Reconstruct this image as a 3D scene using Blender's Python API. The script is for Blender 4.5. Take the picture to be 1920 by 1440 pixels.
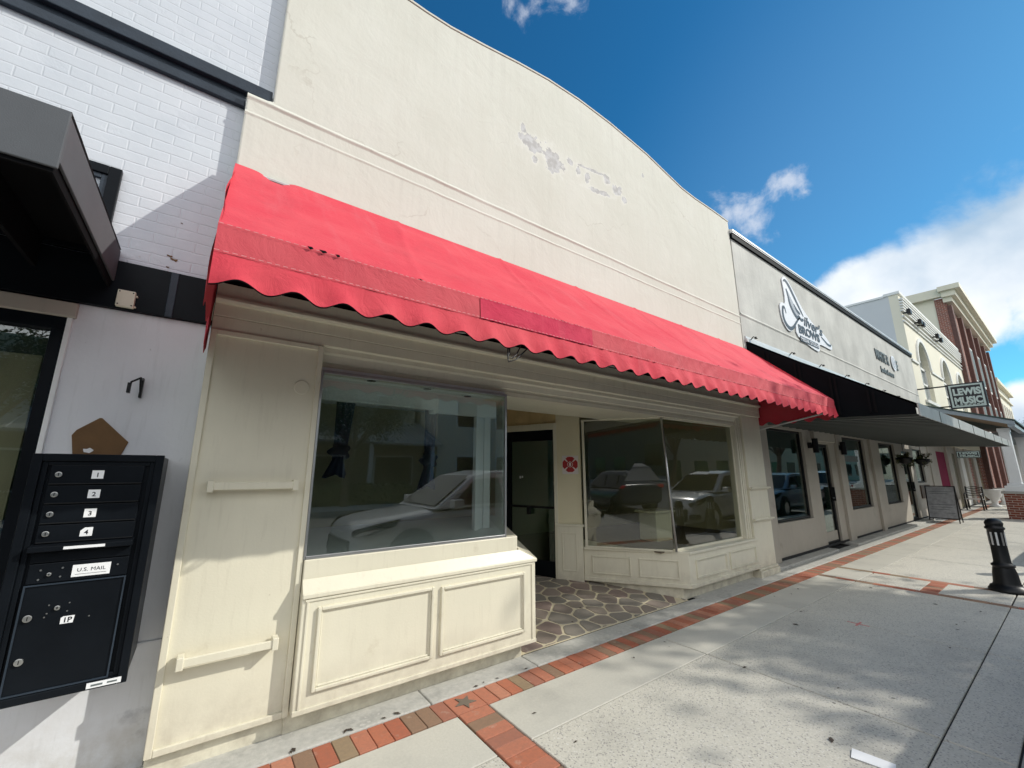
import bpy, math, random
from mathutils import Vector, Matrix, noise as mnoise
D = bpy.data
S = bpy.context.scene
COL = S.collection
for o in list(D.objects): D.objects.remove(o)
random.seed(7)
R = math.radians

# ------------------------------------------------------------------ camera
cam = D.objects.new('camera', D.cameras.new('camera')); COL.objects.link(cam)
yaw, pit = R(36.447), R(11.946)
fw = Vector((math.sin(yaw)*math.cos(pit), math.cos(yaw)*math.cos(pit), math.sin(pit)))
rt = Vector((math.cos(yaw), -math.sin(yaw), 0)); up = rt.cross(fw)
M = Matrix((rt, up, -fw)).transposed().to_4x4(); M.translation = (0, 0, 1.6)
cam.matrix_world = M
cam.data.sensor_width = 36; cam.data.lens = 36*772.17/1920
cam.data.clip_start = 0.05; cam.data.clip_end = 3000
S.camera = cam

# ------------------------------------------------------------------ light
SUN_TO = Vector((1.45, -1.0, 1.20)).normalized()          # direction towards the sun
elev = math.asin(SUN_TO.z); azim = math.atan2(SUN_TO.x, SUN_TO.y)
sun = D.objects.new('sun', D.lights.new('sun', 'SUN')); COL.objects.link(sun)
sun.data.energy = 3.3; sun.data.angle = R(0.55); sun.data.color = (1.0, 0.955, 0.865)
sun.rotation_euler = SUN_TO.to_track_quat('Z', 'Y').to_euler(); sun.location = SUN_TO*60
S.view_settings.view_transform = 'Standard'; S.view_settings.look = 'None'
S.view_settings.gamma = 1; S.view_settings.exposure = 0.06
S.render.engine = 'CYCLES'
S.cycles.max_bounces = 8; S.cycles.transparent_max_bounces = 16

def N(nt, t, **k):
    n = nt.nodes.new(t)
    for a, b in k.items():
        if a.startswith('i_'): n.inputs[int(a[2:])].default_value = b
        else: setattr(n, a, b)
    return n
def math_(nt, op, a, b=None, c=None, clamp=False):
    n = nt.nodes.new('ShaderNodeMath'); n.operation = op; n.use_clamp = clamp
    for i, x in enumerate((a, b, c)):
        if x is None: continue
        if hasattr(x, 'is_linked'): nt.links.new(x, n.inputs[i])
        else: n.inputs[i].default_value = x
    return n.outputs[0]
def mixc(nt, fac, a, b, mode='MIX'):
    n = nt.nodes.new('ShaderNodeMix'); n.data_type = 'RGBA'; n.blend_type = mode
    for i, x in ((0, fac), (6, a), (7, b)):
        if hasattr(x, 'is_linked'): nt.links.new(x, n.inputs[i])
        elif i == 0: n.inputs[0].default_value = x
        else: n.inputs[i].default_value = (*x, 1) if len(x) == 3 else x
    return n.outputs[2]
def rng(nt, x, a, b, c=0., d=1., smooth=False):
    n = nt.nodes.new('ShaderNodeMapRange'); n.clamp = True
    if smooth: n.interpolation_type = 'SMOOTHSTEP'
    nt.links.new(x, n.inputs[0])
    for i, v in enumerate((a, b, c, d)): n.inputs[i+1].default_value = v
    return n.outputs[0]

# ------------------------------------------------------------------ sky with clouds
W = D.worlds.new('World'); S.world = W; W.use_nodes = True
nt = W.node_tree; nt.nodes.clear(); L = nt.links
out = N(nt, 'ShaderNodeOutputWorld'); bg = N(nt, 'ShaderNodeBackground'); L.new(bg.outputs[0], out.inputs[0])
sky = N(nt, 'ShaderNodeTexSky', sky_type='NISHITA', sun_disc=False, sun_elevation=elev, sun_rotation=azim)
sky.air_density = 1.0; sky.dust_density = 0.3; sky.ozone_density = 1.2; sky.altitude = 0
hs = N(nt, 'ShaderNodeHueSaturation'); hs.inputs['Saturation'].default_value = 1.25; hs.inputs['Hue'].default_value = 0.5
hs.inputs['Value'].default_value = 1.0
L.new(sky.outputs[0], hs.inputs['Color'])
tc = N(nt, 'ShaderNodeTexCoord')
nz = N(nt, 'ShaderNodeTexNoise'); nz.inputs['Scale'].default_value = 5.5; nz.inputs['Detail'].default_value = 9; nz.inputs['Roughness'].default_value = .6
nz.inputs['Distortion'].default_value = .25
L.new(tc.outputs['Generated'], nz.inputs['Vector'])
def blob_field(blobs):
    acc = None
    for (dx, dy, dz, r, s) in blobs:
        v = Vector((dx, dy, dz)).normalized()
        d = N(nt, 'ShaderNodeVectorMath', operation='DISTANCE'); L.new(tc.outputs['Generated'], d.inputs[0]); d.inputs[1].default_value = v
        m = math_(nt, 'MULTIPLY', math_(nt, 'SUBTRACT', 1.0, math_(nt, 'DIVIDE', d.outputs['Value'], r)), s)
        acc = m if acc is None else math_(nt, 'MAXIMUM', acc, m)
    return acc
CLOUD = [  # directions of the cumulus bank low over the far roofs
 (0.920,0.227,0.301,0.070,1),(0.923,0.185,0.318,0.080,1),(0.932,0.143,0.315,0.090,1),(0.940,0.098,0.309,0.100,1),(0.946,0.057,0.303,0.110,1),(0.943,0.021,0.313,0.110,1),(0.943,-0.011,0.316,0.120,1),(0.947,0.177,0.249,0.090,1),(0.957,0.123,0.245,0.090,1),(0.961,0.073,0.248,0.090,1),(0.939,-0.041,0.325,0.140,1),(0.947,-0.075,0.294,0.200,1),(0.923,0.258,0.268,0.070,1),(0.994,0.051,0.082,0.050,1),(0.993,0.028,0.095,0.060,1),(0.996,0.002,0.075,0.090,1),(0.997,0.073,-0.016,0.100,1),(1.000,0.021,-0.008,0.150,1),
 ]
FILL_CLOUD = [(-1,.1,.35,.6,.9),(-.6,-1,.35,.9,1),(.3,-1.2,.5,.9,1),(-1.4,-.5,.45,.8,1),(-.2,-.8,1,.6,.9),(-1,-.6,.9,.6,.9),(1.1,-1.1,.35,.45,.8)]   # unseen extra-bright clouds behind the camera, added as fill for the shaded facade
WISP = [(0.789,0.342,0.510,0.050,0.8),(0.799,0.315,0.511,0.055,0.9),(0.825,0.300,0.478,0.050,0.8),(0.808,0.258,0.529,0.035,0.9),(0.818,0.235,0.525,0.040,1.0),(0.836,0.223,0.502,0.035,0.9),(0.849,0.275,0.451,0.040,0.8),(0.766,0.348,0.540,0.040,0.7),(0.343,0.464,0.817,0.030,0.9),(0.360,0.462,0.810,0.030,0.8),(0.426,0.401,0.811,0.035,1.0),(0.405,0.406,0.820,0.040,1.0),(0.365,0.430,0.826,0.050,0.8)]
fb = math_(nt, 'MULTIPLY', math_(nt, 'SUBTRACT', nz.outputs[0], .5), 3.0)
f1 = rng(nt, math_(nt, 'ADD', blob_field(CLOUD), math_(nt, 'MULTIPLY', fb, .40)), .13, .46, 0, 1, True)
nz2 = N(nt, 'ShaderNodeTexNoise'); nz2.inputs['Scale'].default_value = 11; nz2.inputs['Detail'].default_value = 8; nz2.inputs['Roughness'].default_value = .65
nz2.inputs['Distortion'].default_value = .25
L.new(tc.outputs['Generated'], nz2.inputs['Vector'])
fb2 = math_(nt, 'MULTIPLY', math_(nt, 'SUBTRACT', nz2.outputs[0], .52), 4.2)
f2 = rng(nt, math_(nt, 'ADD', blob_field(WISP), fb2), .25, 1.5, 0, .75, True)
# cloud body: bright tops, soft blue-grey folds
nz3 = N(nt, 'ShaderNodeTexNoise'); nz3.inputs['Scale'].default_value = 3.2; nz3.inputs['Detail'].default_value = 6
L.new(tc.outputs['Generated'], nz3.inputs['Vector'])
cc = mixc(nt, rng(nt, nz3.outputs[0], .42, .60), (3.6, 4.7, 5.9), (7.6, 7.9, 8.2))
hsm = mixc(nt, 1.0, hs.outputs[0], (.27,.82,.94), 'MULTIPLY')
dv = N(nt, 'ShaderNodeVectorMath', operation='DOT_PRODUCT'); L.new(tc.outputs['Generated'], dv.inputs[0]); dv.inputs[1].default_value = Vector((.95,-.02,.25)).normalized()
hsm = mixc(nt, rng(nt, dv.outputs['Value'], .72, 1.0, 0, .09, True), hsm, (4.6, 6.3, 7.9))
c1 = mixc(nt, f1, hsm, cc)
c2 = mixc(nt, f2, c1, (5.6, 6.0, 6.8))
f3 = rng(nt, math_(nt, 'ADD', blob_field(FILL_CLOUD), math_(nt, 'MULTIPLY', fb, .5)), .12, .5, 0, 1, True)
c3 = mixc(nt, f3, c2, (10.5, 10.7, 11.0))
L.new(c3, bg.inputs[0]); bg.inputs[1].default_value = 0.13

# ------------------------------------------------------------------ materials
MT = {}
def base_mat(name):
    m = D.materials.new(name); m.use_nodes = True; nt = m.node_tree
    b = nt.nodes['Principled BSDF']; g = nt.nodes.new('ShaderNodeNewGeometry')
    MT[name] = m
    return m, nt, b, g.outputs['Position'], g
def mp(nt, v, sc):
    n = nt.nodes.new('ShaderNodeMapping'); nt.links.new(v, n.inputs[0]); n.inputs['Scale'].default_value = sc; return n.outputs[0]
def nse(nt, v, s, det=5, rough=.55, dist=0):
    n = nt.nodes.new('ShaderNodeTexNoise'); nt.links.new(v, n.inputs['Vector']); n.inputs['Scale'].default_value = s
    n.inputs['Detail'].default_value = det; n.inputs['Roughness'].default_value = rough; n.inputs['Distortion'].default_value = dist
    return n.outputs[0]
def bump(nt, b, h, st=.3, dist=.01):
    n = nt.nodes.new('ShaderNodeBump'); n.inputs['Strength'].default_value = st; n.inputs['Distance'].default_value = dist
    nt.links.new(h, n.inputs['Height']); nt.links.new(n.outputs[0], b.inputs['Normal']); return n
def mat(name, col, rough=.6, var=.06, scale=3., bst=.15, bsc=80., metal=0., spec=.5, streak=0., dirt=None, dlo=.58, dhi=.72, dscale=2.2, bdist=.004):
    m, nt, b, P, g = base_mat(name)
    c = Vector(col)
    a = nse(nt, P, scale)
    colr = mixc(nt, rng(nt, a, .3, .7), tuple(c*(1-var)), tuple(min(1, x*(1+var)) for x in c))
    if streak:
        s = nse(nt, mp(nt, P, (9, 9, .5)), 1.2, 4)
        colr = mixc(nt, rng(nt, s, .48, .75, 0, streak), colr, tuple(c*.62))
    if dirt:
        d = nse(nt, P, dscale, 8, .65)
        colr = mixc(nt, rng(nt, d, dlo, dhi, 0, .8), colr, dirt)
    nt.links.new(colr, b.inputs['Base Color'])
    b.inputs['Roughness'].default_value = rough; b.inputs['Metallic'].default_value = metal
    b.inputs['Specular IOR Level'].default_value = spec
    if bst: bump(nt, b, nse(nt, P, bsc, 4), bst, bdist)
    return m
cream = mat('cream_paint', (.80,.765,.645), .5, .035, 1.7, .25, 45, streak=.10, dirt=(.62,.57,.45), dlo=.60, dhi=.74)
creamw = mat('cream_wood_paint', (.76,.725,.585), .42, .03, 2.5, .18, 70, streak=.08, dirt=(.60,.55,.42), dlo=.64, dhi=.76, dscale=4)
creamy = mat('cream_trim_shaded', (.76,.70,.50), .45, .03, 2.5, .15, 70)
wood_panel = mat('tan_wood_panel', (.62,.48,.26), .5, .12, 6, .2, 60, streak=.25)
white_st = mat('white_stucco_paint', (.74,.765,.80), .5, .04, 2., .3, 38, streak=.05, dirt=(.42,.44,.48), dlo=.66, dhi=.76, dscale=3)
white_tr = mat('white_trim_paint', (.80,.82,.82), .4, .03, 3, .08, 60)
black_p = mat('black_gloss_paint', (.007,.009,.012), .34, .2, 4, .12, 30, spec=.10)
slate = mat('slate_trim_paint', (.028,.04,.056), .42, .2, 5, .5, 26, spec=.3, bdist=.008)
black_m = mat('black_metal', (.007,.008,.009), .4, .2, 6, .1, 90, spec=.3)
black_sheet = mat('black_sheet_metal', (.003,.0045,.006), .6, .2, 3, .05, 60, spec=.06)
grey_fab = mat('charcoal_awning_cloth', (.088,.095,.105), .75, .08, 4, .2, 200)
black_fab = mat('black_cloth', (.006,.006,.007), .9, .1, 4, .2, 200, spec=.1)
navy = mat('navy_curtain_cloth', (.006,.012,.032), .85, .15, 6, .2, 90)
steel = mat('brushed_steel', (.62,.62,.60), .28, .05, 8, .05, 100, metal=1)
alum = mat('aluminium_frame', (.55,.56,.56), .35, .05, 8, .05, 100, metal=.9)
galv = mat('pale_sheet_metal', (.62,.64,.64), .42, .08, 2, .08, 40, metal=.25, streak=.2)
soffit_m = mat('ribbed_soffit_metal', (.11,.125,.118), .45, .08, 2, .05, 40)
grey_st = mat('grey_stucco', (.49,.49,.455), .75, .16, 1.6, .5, 22, streak=.22, bdist=.006)
grey_lo = mat('greige_stucco', (.43,.40,.345), .7, .06, 1.2, .3, 30, streak=.12, dirt=(.24,.22,.18), dlo=.60, dhi=.75, dscale=1.7)
far_cream = mat('pale_yellow_stucco', (.74,.70,.56), .7, .05, .6, .2, 14)
far_white = mat('white_stucco_far', (.72,.73,.70), .7, .05, .6, .2, 14)
far_grey = mat('pale_grey_stucco', (.56,.58,.58), .75, .05, .5, .2, 14)
int_wall = mat('interior_wall_paint', (.74,.68,.46), .8, .05, 1, .05, 20)
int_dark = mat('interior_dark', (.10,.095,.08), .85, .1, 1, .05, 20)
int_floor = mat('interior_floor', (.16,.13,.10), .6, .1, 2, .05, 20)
paper = mat('white_paper', (.86,.87,.88), .6, .02, 8, .05, 60)
magenta = mat('magenta_panel', (.20,.003,.045), .95, .1, 3, .05, 60)
brownp = mat('brown_board', (.16,.085,.03), .7, .15, 9, .3, 60)
plum = mat('brown_metal_panel', (.10,.07,.05), .6, .1, 9, .1, 60)
concrete_k = mat('kerb_concrete', (.42,.41,.38), .85, .1, 3, .4, 60, dirt=(.2,.19,.17), dlo=.56, dhi=.7, dscale=5)
asphalt = mat('asphalt', (.17,.168,.162), .9, .15, 4, .6, 180)
grassm = mat('dry_ground', (.14,.15,.08), .95, .2, 3, .4, 60)
mortar_c = mat('cream_mortar', (.62,.55,.39), .85, .08, 6, .4, 90)
ladder_m = mat('orange_fibreglass', (.62,.16,.04), .5, .1, 6, .05, 60)
rubber = mat('tyre_rubber', (.015,.015,.016), .85, .1, 6, .1, 60)
carwhite = mat('pearl_white_paint', (.52,.53,.545), .16, .01, 4, 0, 10, spec=.7)
carblue = mat('steel_blue_paint', (.10,.17,.26), .22, .01, 4, 0, 10, spec=.7)
carblk = mat('dark_grey_car_paint', (.04,.045,.05), .2, .01, 4, 0, 10, spec=.7)
carglass = mat('tinted_car_glass', (.010,.012,.014), .08, .01, 4, 0, 10, spec=.22)
bark = mat('grey_brown_bark', (.13,.10,.075), .9, .2, 6, .8, 30, bdist=.02)
greenroof = mat('grey_metal_roof', (.30,.32,.33), .4, .06, 2, .05, 30, metal=.3)
beam_blue = mat('blue_grey_beam_paint', (.30,.36,.40), .5, .06, 2, .1, 30)
soil_dark = mat('dark_gap', (.02,.02,.02), .95, .1, 6, .1, 60)
redink = mat('red_print', (.42,.015,.02), .5, .04, 8, 0, 60)
emblem_w = mat('pinkish_white_print', (.80,.74,.72), .5, .02, 8, 0, 60)
signblk = mat('sign_black', (.012,.013,.018), .4, .1, 8, 0, 60)
sign_w = mat('sign_white', (.78,.80,.83), .45, .03, 8, .02, 60)
sign_mint = mat('sign_pale_mint', (.55,.66,.62), .5, .06, 12, .02, 60)
sign_gr = mat('sign_grey', (.13,.15,.15), .5, .06, 12, .02, 60)
wing_gr = mat('sign_wing_grey', (.35,.38,.42), .5, .2, 30, .02, 60)
opp_beige = mat('opposite_beige_stucco', (.52,.47,.34), .8, .06, .5, .2, 10)
opp_brown = mat('opposite_brown_wall', (.22,.17,.12), .8, .1, .5, .2, 10)
pinkmark = mat('faded_red_spray', (.62,.22,.20), .8, .1, 8, 0, 60)
fascia_m = mat('pale_grey_fascia_paint', (.40,.415,.40), .55, .1, 2.5, .1, 40, streak=.25)
bounce_liner_m = mat('dark_maroon_bounce_liner', (.09,.035,.03), .95, .15, 5, .2, 120, spec=.05)
stitch_m = mat('pink_thread', (.62,.30,.30), .7, .2, 30, 0, 60)
leafbit = mat('dried_leaf', (.055,.04,.03), .8, .3, 30, .1, 60)
whiteboard = mat('grey_poster_print', (.36,.37,.39), .35, .25, 9, 0, 60)

# upper facade plaster with peeling patches
def wear(m, chipcol, amt=.55, ground=True):
    nt = m.node_tree; b = nt.nodes['Principled BSDF']; lk = b.inputs['Base Color'].links[0]; src = lk.from_socket; nt.links.remove(lk)
    g = nt.nodes.new('ShaderNodeNewGeometry'); P = g.outputs['Position']
    c = mixc(nt, rng(nt, nse(nt, P, 21, 6, .62), .70, .73, 0, amt), src, chipcol)
    c = mixc(nt, rng(nt, nse(nt, mp(nt, P, (30, 30, 3)), 1.0, 4, .6), .55, .8, 0, .22), c, tuple(x*.8 for x in chipcol))
    sz = N(nt, 'ShaderNodeSeparateXYZ'); nt.links.new(P, sz.inputs[0])
    if ground:
        lo = math_(nt, 'MULTIPLY', rng(nt, sz.outputs[2], .02, .42, 1, 0), rng(nt, nse(nt, P, 8, 7, .65), .35, .68, .1, .75))
        c = mixc(nt, lo, c, (.36,.32,.25))
    nt.links.new(c, b.inputs['Base Color'])
wear(creamw, (.52,.46,.34)); wear(white_st, (.46,.47,.48)); wear(grey_lo, (.26,.24,.20), .4)
m, nt, b, P, g = base_mat('cream_plaster')
c0 = mixc(nt, rng(nt, nse(nt, P, 1.3, 6, .6), .3, .7), (.65,.64,.565), (.70,.69,.62))
c0 = mixc(nt, rng(nt, nse(nt, mp(nt, P, (5, 5, .45)), 1.3, 5), .52, .78, 0, .22), c0, (.60,.57,.50))
ed = nse(nt, P, 9, 6, .6)
def patch(x, z, rx, rz, ang):
    vm = N(nt, 'ShaderNodeVectorMath', operation='SUBTRACT'); nt.links.new(P, vm.inputs[0]); vm.inputs[1].default_value = (x, 3.3, z)
    mpn = nt.nodes.new('ShaderNodeMapping'); mpn.vector_type = 'POINT'; nt.links.new(vm.outputs[0], mpn.inputs[0])
    mpn.inputs['Rotation'].default_value = (0, ang, 0)
    sc = mp(nt, mpn.outputs[0], (1/rx, 0.001, 1/rz))
    ln = N(nt, 'ShaderNodeVectorMath', operation='LENGTH'); nt.links.new(sc, ln.inputs[0])
    return math_(nt, 'SUBTRACT', 1.0, ln.outputs['Value'])
pk = None
for a in ((2.72,5.48,.20,.14,.3),(3.07,5.43,.17,.22,.5),(2.60,5.62,.05,.10,0),(2.78,5.28,.06,.06,0),(3.38,5.56,.07,.06,0),(3.53,5.50,.05,.10,0),(3.70,5.47,.06,.14,0),
          (4.10,5.62,.10,.10,.4),(4.30,5.55,.12,.09,.5),(4.46,5.46,.10,.06,.9),(3.95,5.36,.35,.05,.12),(4.97,6.1,.04,.05,0),(3.75,5.62,.4,.03,.15)):
    q = patch(*a); pk = q if pk is None else math_(nt, 'MAXIMUM', pk, q)
pmask = rng(nt, math_(nt, 'ADD', pk, math_(nt, 'MULTIPLY', math_(nt, 'SUBTRACT', ed, .52), 2.6)), .18, .24)
halo = rng(nt, math_(nt, 'ADD', pk, math_(nt, 'MULTIPLY', math_(nt, 'SUBTRACT', ed, .5), 2.0)), -.25, .2)
c0 = mixc(nt, math_(nt, 'MULTIPLY', halo, .45), c0, (.80,.79,.74))
c0 = mixc(nt, pmask, c0, mixc(nt, rng(nt, nse(nt, P, 14), .4, .6), (.61,.605,.60), (.48,.47,.455)))
ck_ = N(nt, 'ShaderNodeTexVoronoi', feature='DISTANCE_TO_EDGE'); nv_ = nt.nodes.new('ShaderNodeTexNoise'); nt.links.new(P, nv_.inputs['Vector']); nv_.inputs['Scale'].default_value = 2.5; nv_.inputs['Detail'].default_value = 6
vs_ = N(nt, 'ShaderNodeVectorMath', operation='MULTIPLY_ADD'); nt.links.new(nv_.outputs['Color'], vs_.inputs[0]); vs_.inputs[1].default_value = (.5,.5,.5); nt.links.new(P, vs_.inputs[2]); nt.links.new(vs_.outputs[0], ck_.inputs['Vector']); ck_.inputs['Scale'].default_value = .55
crk = math_(nt, 'MULTIPLY', rng(nt, ck_.outputs['Distance'], .0015, .004, 1, 0), rng(nt, nse(nt, P, 1.1, 3), .50, .60))
c0 = mixc(nt, math_(nt, 'MULTIPLY', crk, .45), c0, (.50,.47,.40))
sz_ = N(nt, 'ShaderNodeSeparateXYZ'); nt.links.new(P, sz_.inputs[0])
drip = math_(nt, 'MULTIPLY', rng(nt, nse(nt, mp(nt, P, (14, 1, .25)), 1.0, 5, .6), .50, .74), rng(nt, sz_.outputs[2], 5.4, 6.6, 0, .3))
drip2 = math_(nt, 'MULTIPLY', rng(nt, nse(nt, mp(nt, P, (22, 1, .5)), 1.0, 4, .6), .52, .72), rng(nt, sz_.outputs[2], 3.5, 4.25, 0, .2))
drip2 = math_(nt, 'MULTIPLY', drip2, math_(nt, 'LESS_THAN', sz_.outputs[2], 4.26))
c0 = mixc(nt, math_(nt, 'MAXIMUM', drip, drip2), c0, (.50,.48,.43))
c0 = mixc(nt, rng(nt, nse(nt, P, 16, 5, .6), .73, .76, 0, .6), c0, (.56,.52,.45))
nt.links.new(c0, b.inputs['Base Color']); b.inputs['Roughness'].default_value = .85; b.inputs['Specular IOR Level'].default_value = .12
h = math_(nt, 'ADD', math_(nt, 'MULTIPLY', nse(nt, P, 2.3, 4, .6, .4), 2.2), math_(nt, 'MULTIPLY', nse(nt, P, 30, 6, .65), .28))
h = math_(nt, 'ADD', h, math_(nt, 'MULTIPLY', nse(nt, mp(nt, P, (6, 6, .35)), 1.5, 3), .35))
h = math_(nt, 'SUBTRACT', h, math_(nt, 'MULTIPLY', pmask, .5))
bump(nt, b, h, .30, .016)

# painted white brick
m, nt, b, P, g = base_mat('white_painted_brick')
sx = N(nt, 'ShaderNodeSeparateXYZ'); nt.links.new(P, sx.inputs[0])
cx = N(nt, 'ShaderNodeCombineXYZ'); nt.links.new(sx.outputs[0], cx.inputs[0]); nt.links.new(sx.outputs[2], cx.inputs[1])
wob = N(nt, 'ShaderNodeVectorMath', operation='ADD'); nt.links.new(cx.outputs[0], wob.inputs[0])
nv = nt.nodes.new('ShaderNodeTexNoise'); nt.links.new(P, nv.inputs['Vector']); nv.inputs['Scale'].default_value = 7
sb = N(nt, 'ShaderNodeVectorMath', operation='SCALE'); nt.links.new(nv.outputs['Color'], sb.inputs[0]); sb.inputs['Scale'].default_value = .016
nt.links.new(sb.outputs[0], wob.inputs[1])
bt = N(nt, 'ShaderNodeTexBrick'); nt.links.new(wob.outputs[0], bt.inputs['Vector'])
bt.inputs['Scale'].default_value = 1; bt.inputs['Brick Width'].default_value = .215; bt.inputs['Row Height'].default_value = .075
bt.inputs['Mortar Size'].default_value = .007; bt.inputs['Mortar Smooth'].default_value = .9
bt.inputs['Color1'].default_value = (0,0,0,1); bt.inputs['Color2'].default_value = (.35,.35,.35,1); bt.inputs['Mortar'].default_value = (1,1,1,1)
rough_n = nse(nt, P, 26, 6, .65)
hh = math_(nt, 'SUBTRACT', math_(nt, 'MULTIPLY', rough_n, .55), bt.outputs['Fac'])
hh = math_(nt, 'SUBTRACT', hh, math_(nt, 'MULTIPLY', rng(nt, nse(nt, P, 3.5, 6, .6), .58, .68), .8))
bump(nt, b, hh, .34, .006)
cw = mixc(nt, rng(nt, nse(nt, P, 4), .3, .7), (.56,.60,.65), (.62,.655,.70))
cw = mixc(nt, math_(nt, 'MULTIPLY', bt.outputs['Fac'], .10), cw, (.55,.56,.58))
cw = mixc(nt, rng(nt, nse(nt, P, 11, 8, .7), .69, .73, 0, .7), cw, (.50,.48,.47))
nt.links.new(cw, b.inputs['Base Color']); b.inputs['Roughness'].default_value = .5

# sidewalk concrete: exposed aggregate, smooth strip beside the brick
m, nt, b, P, g = base_mat('aggregate_concrete')
sx = N(nt, 'ShaderNodeSeparateXYZ'); nt.links.new(P, sx.inputs[0])
vor = N(nt, 'ShaderNodeTexVoronoi', feature='F1'); nt.links.new(P, vor.inputs['Vector']); vor.inputs['Scale'].default_value = 130
sc = nt.nodes.new('ShaderNodeSeparateColor'); nt.links.new(vor.outputs['Color'], sc.inputs[0])
agg = mixc(nt, sc.outputs[0], (.53,.51,.44), (.62,.59,.51))
agg = mixc(nt, rng(nt, sc.outputs[1], .93, .95), agg, (.66,.64,.59))
agg = mixc(nt, rng(nt, sc.outputs[2], .90, .93), agg, (.34,.32,.29))
smo = mixc(nt, rng(nt, nse(nt, P, 60, 5, .7), .3, .7), (.49,.475,.415), (.57,.55,.485))
strip = rng(nt, sx.outputs[1], 2.262, 2.268)
colr = mixc(nt, strip, agg, smo)
colr = mixc(nt, rng(nt, nse(nt, P, 1.6, 8, .65), .5, .72, 0, .32), colr, (.25,.245,.23))
colr = mixc(nt, rng(nt, nse(nt, P, 5, 6, .6), .6, .75, 0, .22), colr, (.56,.53,.47))
isl = N(nt, 'ShaderNodeMapRange'); nt.links.new(g.outputs['Random Per Island'], isl.inputs[0]); isl.inputs[3].default_value = .93; isl.inputs[4].default_value = 1.05
colr = mixc(nt, 1.0, colr, isl.outputs[0], 'MULTIPLY')
spots = N(nt, 'ShaderNodeTexVoronoi', feature='F1'); nt.links.new(mp(nt, P, (1, 1, 0)), spots.inputs['Vector']); spots.inputs['Scale'].default_value = 2.6
sp2 = nt.nodes.new('ShaderNodeSeparateColor'); nt.links.new(spots.outputs['Color'], sp2.inputs[0])
thr = math_(nt, 'MULTIPLY', sp2.outputs[0], .055)
colr = mixc(nt, math_(nt, 'MULTIPLY', math_(nt, 'LESS_THAN', spots.outputs['Distance'], thr), .8), colr, (.07,.065,.06))
nt.links.new(colr, b.inputs['Base Color']); b.inputs['Roughness'].default_value = .8
bump(nt, b, vor.outputs['Distance'], .22, .002)

m, nt, b, P, g = base_mat('threshold_concrete')
colr = mixc(nt, rng(nt, nse(nt, P, 22, 8, .7), .3, .7), (.40,.40,.37), (.54,.53,.49))
colr = mixc(nt, rng(nt, nse(nt, P, 3.5, 9, .7), .52, .62, 0, .5), colr, (.25,.25,.235))
colr = mixc(nt, rng(nt, nse(nt, P, 7, 9, .7), .60, .66, 0, .6), colr, (.66,.64,.60))
nt.links.new(colr, b.inputs['Base Color']); b.inputs['Roughness'].default_value = .85
bump(nt, b, nse(nt, P, 40, 8, .7), .5, .005)

def island_mat(name, cols, rough, bsc, bst, var=.2, pos=None):
    m, nt, b, P, g = base_mat(name)
    cr = nt.nodes.new('ShaderNodeValToRGB'); cr.color_ramp.interpolation = 'CONSTANT'
    nt.links.new(g.outputs['Random Per Island'], cr.inputs[0])
    e = cr.color_ramp.elements
    while len(e) < len(cols): e.new(.5)
    for i, c in enumerate(cols): e[i].position = (i/len(cols)) if pos is None else pos[i]; e[i].color = (*c, 1)
    colr = mixc(nt, rng(nt, nse(nt, P, 35, 7, .7), .35, .7, 0, var*1.6), cr.outputs[0], (.12,.10,.08))
    colr = mixc(nt, rng(nt, nse(nt, P, 9, 6, .6), .62, .75, 0, .4), colr, (.55,.50,.42))
    nt.links.new(colr, b.inputs['Base Color']); b.inputs['Roughness'].default_value = rough
    bump(nt, b, nse(nt, P, bsc, 7, .7), bst, .004)
    return m
island_mat('clay_pavers', [(.46,.15,.08),(.50,.21,.13),(.30,.18,.11),(.40,.12,.065),(.47,.17,.10),(.30,.215,.13),(.36,.14,.09),(.27,.165,.105)], .85, 50, .5)
island_mat('flagstone', [(.24,.20,.17),(.30,.255,.21),(.27,.205,.18),(.23,.21,.18),(.32,.265,.225),(.26,.235,.20)], .7, 25, .7, .1)
pillar_brick = None
m, nt, b, P, g = base_mat('red_brickwork')
sx = N(nt, 'ShaderNodeSeparateXYZ'); nt.links.new(P, sx.inputs[0])
cx = N(nt, 'ShaderNodeCombineXYZ'); nt.links.new(math_(nt, 'ADD', sx.outputs[0], sx.outputs[1]), cx.inputs[0]); nt.links.new(sx.outputs[2], cx.inputs[1])
bt = N(nt, 'ShaderNodeTexBrick'); nt.links.new(cx.outputs[0], bt.inputs['Vector']); bt.inputs['Scale'].default_value = 1
bt.inputs['Brick Width'].default_value = .22; bt.inputs['Row Height'].default_value = .078; bt.inputs['Mortar Size'].default_value = .009
bt.inputs['Color1'].default_value = (.27,.065,.035,1); bt.inputs['Color2'].default_value = (.18,.05,.035,1); bt.inputs['Mortar'].default_value = (.45,.38,.32,1)
nt.links.new(bt.outputs[0], b.inputs['Base Color']); b.inputs['Roughness'].default_value = .85

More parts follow.
